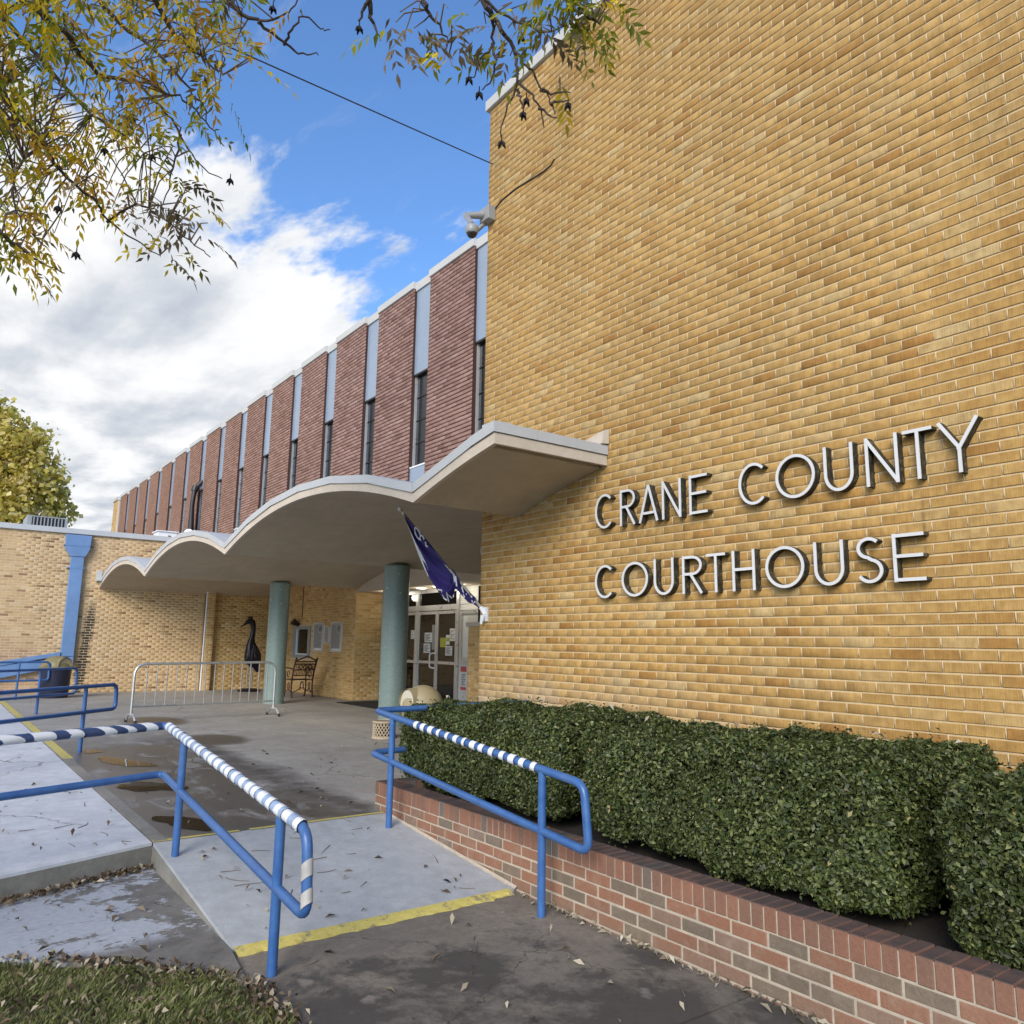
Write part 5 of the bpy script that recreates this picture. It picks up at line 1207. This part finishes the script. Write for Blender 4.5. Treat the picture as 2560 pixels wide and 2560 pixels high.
# ------------------------------------------------------------------ trees
def compound(mbs, base, dir_, L_, rng, mat_i, pairs=5, ll=.085):
    """pinnate leaf: drooping rachis with paired narrow leaflets; mbs = (V lists, F lists) per material"""
    d_ = dir_ / np.linalg.norm(dir_); V, Fq = mbs[mat_i]
    side = np.cross(d_, np.array([0, 0, 1.])); side /= np.linalg.norm(side) + 1e-6
    side = side * math.cos(rng.uniform(-1, 1)) + np.cross(d_, side) * math.sin(rng.uniform(-1, 1)); side /= np.linalg.norm(side)
    nrm = np.cross(side, d_)
    for i in range(pairs + 1):
        t_ = .25 + .75 * i / pairs; pt = base + d_ * L_ * t_ + np.array([0, 0, -.35 * L_ * t_ * t_])
        dd = d_ + np.array([0, 0, -.7 * t_])
        for s in ((-1, 1) if i < pairs else (0,)):
            if rng.random() < .10: continue
            a = dd * .75 + side * s * 1.0 + np.array([0, 0, -.25]) + np.array([rng.gauss(0, .16) for _ in range(3)])
            a /= np.linalg.norm(a); l_ = ll * rng.uniform(.75, 1.2); wv = np.cross(a, nrm + np.array([rng.gauss(0, .35) for _ in range(3)])); wv /= np.linalg.norm(wv) + 1e-6
            w_ = l_ * .155; n2_ = np.cross(wv, a); k = len(V); cur = -n2_ * l_ * .10
            V.extend([pt, pt + a * l_ * .38 + wv * w_ + n2_ * l_ * .03, pt + a * l_ * .38 - n2_ * l_ * .02, pt + a * l_ * .38 - wv * w_ + n2_ * l_ * .03, pt + a * l_ + cur])
            Fq.extend([(k, k + 1, k + 2), (k, k + 2, k + 3), (k + 1, k + 4, k + 2), (k + 2, k + 4, k + 3)])
def pecan():
    rng = random.Random(11)
    tx, ty = -3.4, -3.0
    t_ = thing('pecan_tree', (tx, ty, -.2), 'overhanging pecan tree with yellow green leaves drooping against the sky', 'tree')
    # trunk and limbs, out of frame to the left
    MB().tube([(tx, ty, -.3), (tx + .03, ty, .6), (tx - .05, ty + .1, 2.2), (tx, ty + .2, 4.0), (tx + .1, ty + .3, 5.6)], [.34, .25, .22, .20, .16], 14).build('trunk', 'bark', t_, smooth=True)
    br = MB(); hub = np.array([tx + .05, ty + .3, 5.0])
    lines = []       # image-column, row, range
    lines.append([(-260, -60, 6.2), (-90, 110, 6.1), (0, 214, 6.0), (27, 271, 6), (107, 356, 5.9), (147, 427, 5.9), (231, 498, 5.8), (267, 552, 5.8), (338, 601, 5.7), (400, 640, 5.7)])
    lines.append([(267, 552, 5.8), (340, 515, 5.75), (400, 540, 5.7), (472, 601, 5.7), (530, 645, 5.7)])
    lines.append([(-200, -260, 6.4), (0, -60, 6.3), (102, 36, 6.2), (178, 98, 6.2), (250, 190, 6.2), (338, 200, 6.2), (378, 245, 6.1), (418, 285, 6.1), (454, 338, 6.1), (490, 400, 6.0), (556, 450, 6)])
    lines.append([(378, 245, 6.1), (430, 235, 6.0), (490, 276, 6.0), (535, 330, 6.0), (561, 370, 6)])
    lines.append([(454, 338, 6.1), (440, 390, 6.0), (425, 450, 6.0), (400, 520, 5.9)])
    lines.append([(330, -240, 6.2), (470, -80, 6.0), (565, 0, 5.9), (641, 58, 5.8), (712, 107, 5.8), (757, 133, 5.8), (797, 134, 5.8)])
    lines.append([(641, 58, 5.8), (700, 40, 5.7), (730, 20, 5.7), (745, -30, 5.7)]); lines.append([(712, 107, 5.8), (730, 75, 5.7), (760, 40, 5.7), (800, 70, 5.7), (822, 78, 5.7)])
    lines.append([(-220, 420, 5.6), (-60, 520, 5.5), (0, 583, 5.4), (58, 623, 5.4), (107, 659, 5.4), (160, 681, 5.4)])
    lines.append([(107, 356, 5.9), (60, 400, 5.8), (30, 480, 5.7), (60, 560, 5.6), (110, 610, 5.6)])
    lines.append([(300, -200, 6), (420, 60, 6), (500, 140, 5.9), (560, 190, 5.9)])
    lines.append([(-150, -120, 6.8), (60, 100, 6.8), (200, 260, 6.7), (300, 330, 6.6), (360, 380, 6.6)])
    lines.append([(100, -200, 6.6), (260, 20, 6.5), (380, 120, 6.4), (470, 220, 6.3), (520, 280, 6.3)])
    c0_ = len(lines)
    lines.append([(1080, -330, 5.4), (1150, -140, 5.1), (1210, 0, 5.0), (1231, 37, 5), (1255, 79, 4.95), (1284, 120, 4.95), (1293, 174, 4.9), (1288, 224, 4.9), (1264, 282, 4.9), (1253, 344, 4.9)])
    lines.append([(1284, 120, 4.95), (1309, 157, 4.9), (1334, 186, 4.9), (1355, 224, 4.9), (1380, 265, 4.9), (1386, 286, 4.9)])
    lines.append([(1295, 200, 4.9), (1330, 240, 4.85), (1351, 269, 4.85), (1365, 319, 4.85)]); lines.append([(1355, 224, 4.9), (1390, 232, 4.9), (1424, 230, 4.9)]); lines.append([(1375, 258, 4.9), (1400, 256, 4.9), (1422, 252, 4.9)])
    lines.append([(1288, 224, 4.9), (1301, 250, 4.85), (1308, 276, 4.85)]); lines.append([(1351, 269, 4.85), (1370, 285, 4.85), (1386, 298, 4.85)])
    lines.append([(1000, -260, 5.3), (1040, -60, 5.2), (1061, 0, 5.1), (1077, 37, 5.1), (1105, 75, 5.1), (1125, 110, 5.1)])
    lines.append([(1230, 37, 5), (1230, 110, 5), (1205, 140, 4.95), (1195, 170, 4.95), (1180, 196, 4.95)]); lines.append([(1230, 110, 5), (1238, 160, 4.95), (1225, 200, 4.95), (1205, 225, 4.95)])
    lines.append([(860, -200, 5.4), (915, -20, 5.3), (905, 30, 5.3), (898, 58, 5.3)]); lines.append([(900, -200, 5.4), (925, 10, 5.3), (935, 60, 5.3), (950, 100, 5.25)])
    lines.append([(1300, -240, 5.1), (1400, -60, 5.0), (1450, 10, 4.95), (1480, 50, 4.95), (1500, 62, 4.95)]); lines.append([(1210, 0, 5.0), (1290, 50, 5.0), (1350, 80, 5.0), (1400, 70, 5.0)])
    B3 = [[at_r(*q) for q in ln] for ln in lines]
    def smooth_line(ps, n=4):
        ps = [np.array(q) for q in ps]; out_ = []
        for i in range(len(ps) - 1):
            p0, p1, p2, p3 = ps[max(i - 1, 0)], ps[i], ps[i + 1], ps[min(i + 2, len(ps) - 1)]
            for k in range(n):
                t = k / n; out_.append(.5 * ((2 * p1) + (-p0 + p2) * t + (2 * p0 - 5 * p1 + 4 * p2 - p3) * t * t + (-p0 + 3 * p1 - 3 * p2 + p3) * t ** 3))
        out_.append(ps[-1]); return out_
    allp = []; 
    for i, ps in enumerate(B3):
        sl_ = smooth_line(ps); n_ = len(sl_); main = lines[i][0][1] < 0 or lines[i][0][0] < 0
        r0 = .026 if main else .010
        sl_ = [q + np.array([rng.gauss(0, .006) for _ in range(3)]) for q in sl_]
        MB().tube(sl_, [r0 + (.0032 - r0) * (k / (n_ - 1)) ** .6 for k in range(n_)], 7).build('branch', 'bark', t_, smooth=True)
        for k, q in enumerate(sl_): allp.append((q, i >= c0_, k / (n_ - 1)))
        if main:                                    # limb from the trunk to the drooping branch
            e = np.array(B3[i][0]); mid = (hub + e) / 2 + np.array([0, 0, .9]); MB().tube(smooth_line([hub, hub * .6 + mid * .4 + np.array([0, 0, .2]), mid, e]), .05, 8).build('limb', 'bark', t_, smooth=True)
    AP = np.array([q for q, _, _ in allp])
    mbs = [([], []) for _ in range(4)]; tw = MB(); hk = MB()
    def spawn(x, y, r_, mi_w, nleaf, ll, top=False):
        tgt = at_r(x, y, r_); dd = np.linalg.norm(AP - tgt, axis=1); q = AP[int(np.argmin(dd + np.abs(np.array([rng.uniform(0, .1)]))))]
        if np.linalg.norm(q - tgt) > .02:
            mid = (q + tgt) / 2 + np.array([rng.gauss(0, .03), rng.gauss(0, .03), .05]); tw.tube([q, mid, tgt], [.0050, .0042, .003], 5)
        for _ in range(nleaf):
            dr = np.array([rng.gauss(0, 1), rng.gauss(0, 1), rng.uniform(-1.3, .25)])
            compound(mbs, tgt + np.array([rng.gauss(0, .03) for _ in range(3)]), dr, rng.uniform(.16, .30), rng, rng.choices(range(4), mi_w)[0], rng.choice((4, 5, 5, 6)), ll)
    # left crown: density falls off from the top left corner
    def inside(x, y):
        lim = np.interp(x, [0, 150, 300, 420, 520, 580, 640], [625, 600, 560, 480, 290, 150, 105]); return y < lim
    cnt = 0
    while cnt < 430:
        x = rng.uniform(-120, 640); y = rng.uniform(-120, 700)
        if not inside(max(x, 0), y): continue
        u = 1.0 - .55 * min(1, max(0, (x / 640 + max(y, 0) / 900))); hole = math.sin(x * .021 + 1.0) * math.sin(y * .019 + .6)
        if rng.random() > u or (hole > .25 and rng.random() < .85): continue
        g = math.sin(x * .012 + y * .006) + rng.gauss(0, .5)
        wts = [5, 3.5, .6, .3] if g > .3 else ([1.6, 5.5, 1.6, .3] if g > -.7 else [.8, 3.6, 3.2, .4])
        if y > 480 and x > 330: wts = [.6, .5, .8, 4]
        spawn(x, y, rng.uniform(5.3, 6.9), wts, rng.choice((1, 1, 2)), rng.uniform(.055, .080)); cnt += 1
    for _ in range(16): spawn(rng.uniform(390, 520), rng.uniform(470, 640), rng.uniform(5.6, 5.9), [.5, .6, .6, 4], 1, .075)
    for _ in range(22): spawn(rng.uniform(480, 640), rng.uniform(-40, 170), rng.uniform(5.7, 6.2), [.6, 2, 4, .6], 1, .075)
    for _ in range(7): spawn(rng.uniform(10, 100), rng.uniform(610, 690), 5.4, [1, 3, 1, 2], 1, .075)
    spawn(750, 30, 5.7, [0, 1, 3, 0], 1, .06)
    # centre sprays over the roof corner
    for x, y in ((990, 55), (1010, 90), (1035, 70), (1050, 110), (1075, 125), (1090, 60), (1120, 20), (1150, 95), (1165, 120), (1110, 150), (1045, 30), (1185, 15), (1000, 30), (1270, 70), (1275, 140), (1300, 70), (1215, 60), (1230, 80), (1130, 165), (1255, 15), (1310, 10)):
        spawn(x, y, 5.05, [1.2, .3, .2, 3], 1, .078)
    for _ in range(46):
        x = rng.uniform(1330, 1530); y = rng.uniform(-60, 70 - max(0, (x - 1450)) * .5); spawn(x, y, rng.uniform(4.85, 5.1), [3.4, .8, .2, .5], 1, .072)
    spawn(1396, 208, 4.9, [0, 1, 0, 0], 1, .075)
    for k, mt_ in enumerate(('pecan_green', 'pecan_yellow', 'pecan_orange', 'pecan_dull')):
        V, Fq = mbs[k]; o = np_mesh('foliage', np.array(V), np.array(Fq), mt_, t_, org=ORG[t_]); tag(o, kind='stuff')
    tag(tw.build('twigs', 'twig_mat', t_), kind='stuff')
    # split dark husks hanging on bare twigs
    for x, y, r_ in ((1316, 256, 4.85), (1308, 290, 4.85), (1254, 362, 4.9), (1420, 267, 4.9), (898, 75, 5.3), (1172, 203, 4.95), (1198, 240, 4.95), (1303, 100, 4.95), (330, 300, 6), (262, 380, 5.8), (145, 525, 5.6), (190, 640, 5.5), (575, 455, 6), (682, 25, 5.7), (380, 395, 5.9)):
        c = at_r(x, y, r_)
        hm = MB()
        for k in range(4):
            a = k * math.pi / 2 + rng.uniform(-.3, .3); sp_ = np.array([math.cos(a), math.sin(a), 0]); hm.tube([c + np.array([0, 0, .025]), c + sp_ * .013 + np.array([0, 0, .006]), c + sp_ * .023 + np.array([0, 0, -.017])], [.005, .010, .0025], 6)
        hm.tube([c + np.array([0, 0, .02]), c + np.array([0, 0, .06])], [.004, .003], 5); hm.build('husk', 'husk', t_, smooth=True)
pecan()
def far_tree(cx, cy, zb, blobs, n, seed, label):
    rng = np.random.default_rng(seed); t_ = thing('shade_tree', (cx, cy, -.4), label, 'tree', 'trees beyond the annex')
    MB().tube([(cx, cy, -.5), (cx + .2, cy, zb * .5), (cx, cy + .2, zb)], [.5, .38, .28], 10).build('trunk', 'bark', t_, smooth=True)
    lm = MB(); Cs = []; Ns = []
    tot = sum(b_[3] ** 2 for b_ in blobs)
    for bx, by, bz, br_ in blobs:
        lm.tube([(cx, cy, zb * .8), ((cx + bx) / 2, (cy + by) / 2, (zb + bz) / 2 + .5), (bx, by, bz)], [.2, .12, .04], 7)
        k = int(n * br_ ** 2 / tot); nsub = 34
        dv_ = rng.normal(size=(nsub, 3)); dv_ /= np.linalg.norm(dv_, axis=1)[:, None]; sub = np.array([bx, by, bz]) + dv_ * br_ * rng.uniform(.45, 1.0, (nsub, 1)) * np.array([1, 1, .85])
        idx = rng.integers(0, nsub, k); Cs.append(sub[idx] + rng.normal(size=(k, 3)) * br_ * .17); Ns.append(dv_[idx])
    tag(lm.build('limbs', 'bark', t_, smooth=True), kind='stuff')
    C_, N_ = np.concatenate(Cs), np.concatenate(Ns); V, Fq = leaf_quads(C_, N_ * .5 + np.array([0, 0, .4]), .26, rng, .75, .9)
    o = np_mesh('crown', V, Fq, 'far_leaf', t_, org=ORG[t_]); tag(o, kind='stuff')
def w_at(x, y, r): return at_r(x, y, r)
bb = []
for x, y, r, s in ((20, 1090, 46, 1.6), (75, 1130, 46, 1.3), (-60, 1080, 47, 2.2), (95, 1185, 45, 1.2), (20, 1180, 45, 2.0), (130, 1240, 46, 1.1), (70, 1260, 45, 1.7), (-40, 1220, 46, 2.5), (10, 1290, 44, 1.6), (-120, 1150, 47, 2.6), (150, 1285, 46, .9), (-30, 1040, 47, 1.4)):
    q = at_r(x, y, r); bb.append((q[0], q[1], q[2], s))
q = at_r(20, 1200, 46); far_tree(q[0], q[1], 6, bb, 13000, 9, 'broad yellow green tree rising behind the annex roof')

# ------------------------------------------------------------------ grass, fallen leaves, twigs
rngn = np.random.default_rng(21)
poly = [(-4.69, .25), (-4.70, .46), (-4.2, 1.06), (-3.79, 1.35), (-3.3, 1.37), (-2.4, 1.37), (-2.4, .25)]
def inpoly(P_, poly):
    x, y = P_[:, 0], P_[:, 1]; r_ = np.zeros(len(P_), bool); n_ = len(poly)
    for i in range(n_):
        x1, y1 = poly[i]; x2, y2 = poly[(i + 1) % n_]
        r_ ^= ((y1 > y) != (y2 > y)) & (x < (x2 - x1) * (y - y1) / (y2 - y1 + 1e-12) + x1)
    return r_
P_ = rngn.uniform((-4.75, .2), (-2.4, 1.42), (90000, 2)); P_ = P_[inpoly(P_ + rngn.normal(0, .015, P_.shape) + .045 * np.c_[np.sin(P_[:, 0] * 17), np.sin(P_[:, 0] * 23 + P_[:, 1] * 5)], poly)]; P_ = P_[rngn.uniform(size=len(P_)) < .55 + .6 * (np.sin(P_[:, 0] * 13 + 1) * np.sin(P_[:, 1] * 15) + .5)]
n_ = len(P_); a = rngn.uniform(0, 6.28, n_); hgt = rngn.uniform(.010, .030, n_) * np.where(rngn.uniform(size=n_) < .06, 2.0, 1.0) * (.7 + .6 * (np.sin(P_[:, 0] * 9) * np.sin(P_[:, 1] * 11) * .5 + .5)); ln_ = rngn.uniform(.2, 1.1, n_) * hgt; wd = rngn.uniform(.0016, .0032, n_)
base = np.c_[P_, np.full(n_, -.176)]; dr = np.c_[np.cos(a), np.sin(a), np.zeros(n_)]; pr2 = np.c_[-np.sin(a), np.cos(a), np.zeros(n_)]
V = np.stack([base - pr2 * wd[:, None], base + pr2 * wd[:, None], base + dr * (ln_ * .5)[:, None] + pr2 * (wd * .7)[:, None] + np.c_[np.zeros((n_, 2)), hgt * .7], base + dr * ln_[:, None] + np.c_[np.zeros((n_, 2)), hgt]], 1).reshape(-1, 3)
tag(np_mesh('grass', V, np.arange(n_ * 4).reshape(n_, 4), 'grass_blade'), 'short clipped lawn grass beside the old slab', 'grass', kind='stuff')
def litter(name, pts, zf, size, mat_, seed, label, lift=.3):
    rng = np.random.default_rng(seed); pts = np.asarray(pts); n_ = len(pts)
    C_ = np.c_[pts, [zf(x, y) for x, y in pts]]; V, Fq = leaf_quads(C_, np.tile([0, 0, 1.], (n_, 1)), size, rng, .42, lift)
    V = V.reshape(n_, 4, 3); V[:, :, 2] += np.maximum(0, C_[:, 2] + .003 - V[:, :, 2].min(1))[:, None]; V[:, 1, 2] += size * .12; V[:, 3, 2] += size * .10
    return tag(np_mesh(name, V.reshape(-1, 3), Fq, mat_), label, 'leaves', kind='stuff')
def ground_z(x, y):
    if y > 1.405 and x < RX0: return .001
    if RX0 <= x <= RX1 and y >= 1.405: return rz(x) + .001
    if x < -5.64 - (y - .48) * .377 and y <= 1.4: return .001
    if y < 1.40 and x < -3.8 and not inpoly(np.array([[x, y]]), poly)[0]: return -.151
    return ZL + .001
rw = rngn.uniform((-4.75, .2), (-2.4, 1.42), (3600, 2)); rw = rw[inpoly(rw, poly)]; rw = rw[rngn.uniform(size=len(rw)) < .28]
litter('fallen_leaves', rw, lambda x, y: -.158, .036, 'dry_leaf', 1, 'dry brown leaves lying in the lawn', .5)
ed_ = []
for k in range(520):                                            # along the slab edge and grass border
    s = rngn.uniform(-.05, 1.3); q = e0 + dv * s + nv * abs(rngn.normal(0, .045)) + nv * .015; ed_.append(q)
for k in range(380):
    t_ = rngn.uniform(0, 1); q = np.array([np.interp(t_, [0, .35, .62, 1], [-4.70, -4.2, -3.79, -3.25]), np.interp(t_, [0, .35, .62, 1], [.46, 1.06, 1.35, 1.37])]); ed_.append(q + rngn.normal(0, .035, 2))
litter('fallen_leaves', np.array(ed_), lambda x, y: -.145 if x < -4.9 else -.158, .038, 'dry_leaf', 2, 'drift of dry leaves against slab edges', .6)
sc_ = np.concatenate([rngn.uniform((-5.9, 1.5), (-4.3, 3.1), (34, 2)), rngn.uniform((-4.0, 1.5), (-1.6, 3.1), (34, 2)), rngn.uniform((-10, 1.6), (-6.1, 5.5), (60, 2)), rngn.uniform((-9, .1), (-6.1, 1.35), (46, 2)), rngn.uniform((-5.7, .5), (-4.4, 1.3), (24, 2))])
litter('fallen_leaves', sc_, ground_z, .045, 'dry_leaf', 3, 'scattered dry leaves on the paving', .35)
pw_ = np.c_[rngn.uniform(-4.1, -.8, 190), 3.165 - np.abs(rngn.normal(0, .03, 190))]
litter('fallen_leaves', np.concatenate([pw_, rngn.uniform((-4.0, 1.7), (-1.8, 3.1), (22, 2)), np.c_[rngn.uniform(-7.5, -6.2, 9), rngn.uniform(1.7, 3.1, 9)]]), ground_z, .042, 'pale_leaf', 4, 'pale dry leaves along the planter foot', .5)
hp = np.c_[rngn.uniform(-6.2, -1.0, 46), rngn.uniform(3.6, 4.5, 46)]
litter('fallen_leaves', hp, lambda x, y: .90 if abs(x + 3.99) > .1 and abs(x + 1.78) > .1 else .3, .05, 'pale_leaf', 6, 'dry leaves caught on top of the hedge', .6)
def twigs(area, n_, seed, label):
    r_ = random.Random(seed); mb = MB()
    for _ in range(n_):
        x, y = r_.uniform(area[0], area[2]), r_.uniform(area[1], area[3]); a = r_.uniform(0, 6.28); l_ = r_.uniform(.06, .20); b_ = r_.uniform(-.5, .5)
        pts = [(x + l_ * s * math.cos(a + b_ * s), y + l_ * s * math.sin(a + b_ * s)) for s in (0, .33, .66, 1)]
        mb.tube([(q[0], q[1], ground_z(*q) + .003) for q in pts], [.0028, .0024, .002, .0012], 4)
    tag(mb.build('twigs', 'twig_mat', None), label, 'twigs', kind='stuff')
twigs((-5.9, 1.6, -4.35, 3.05), 17, 1, 'thin dry twigs scattered on the ramp'); twigs((-9, .1, -6, 1.3), 20, 2, 'thin dry twigs on the pale sidewalk'); twigs((-4.0, 1.7, -2, 3.0), 9, 3, 'thin dry twigs on the dark walkway')
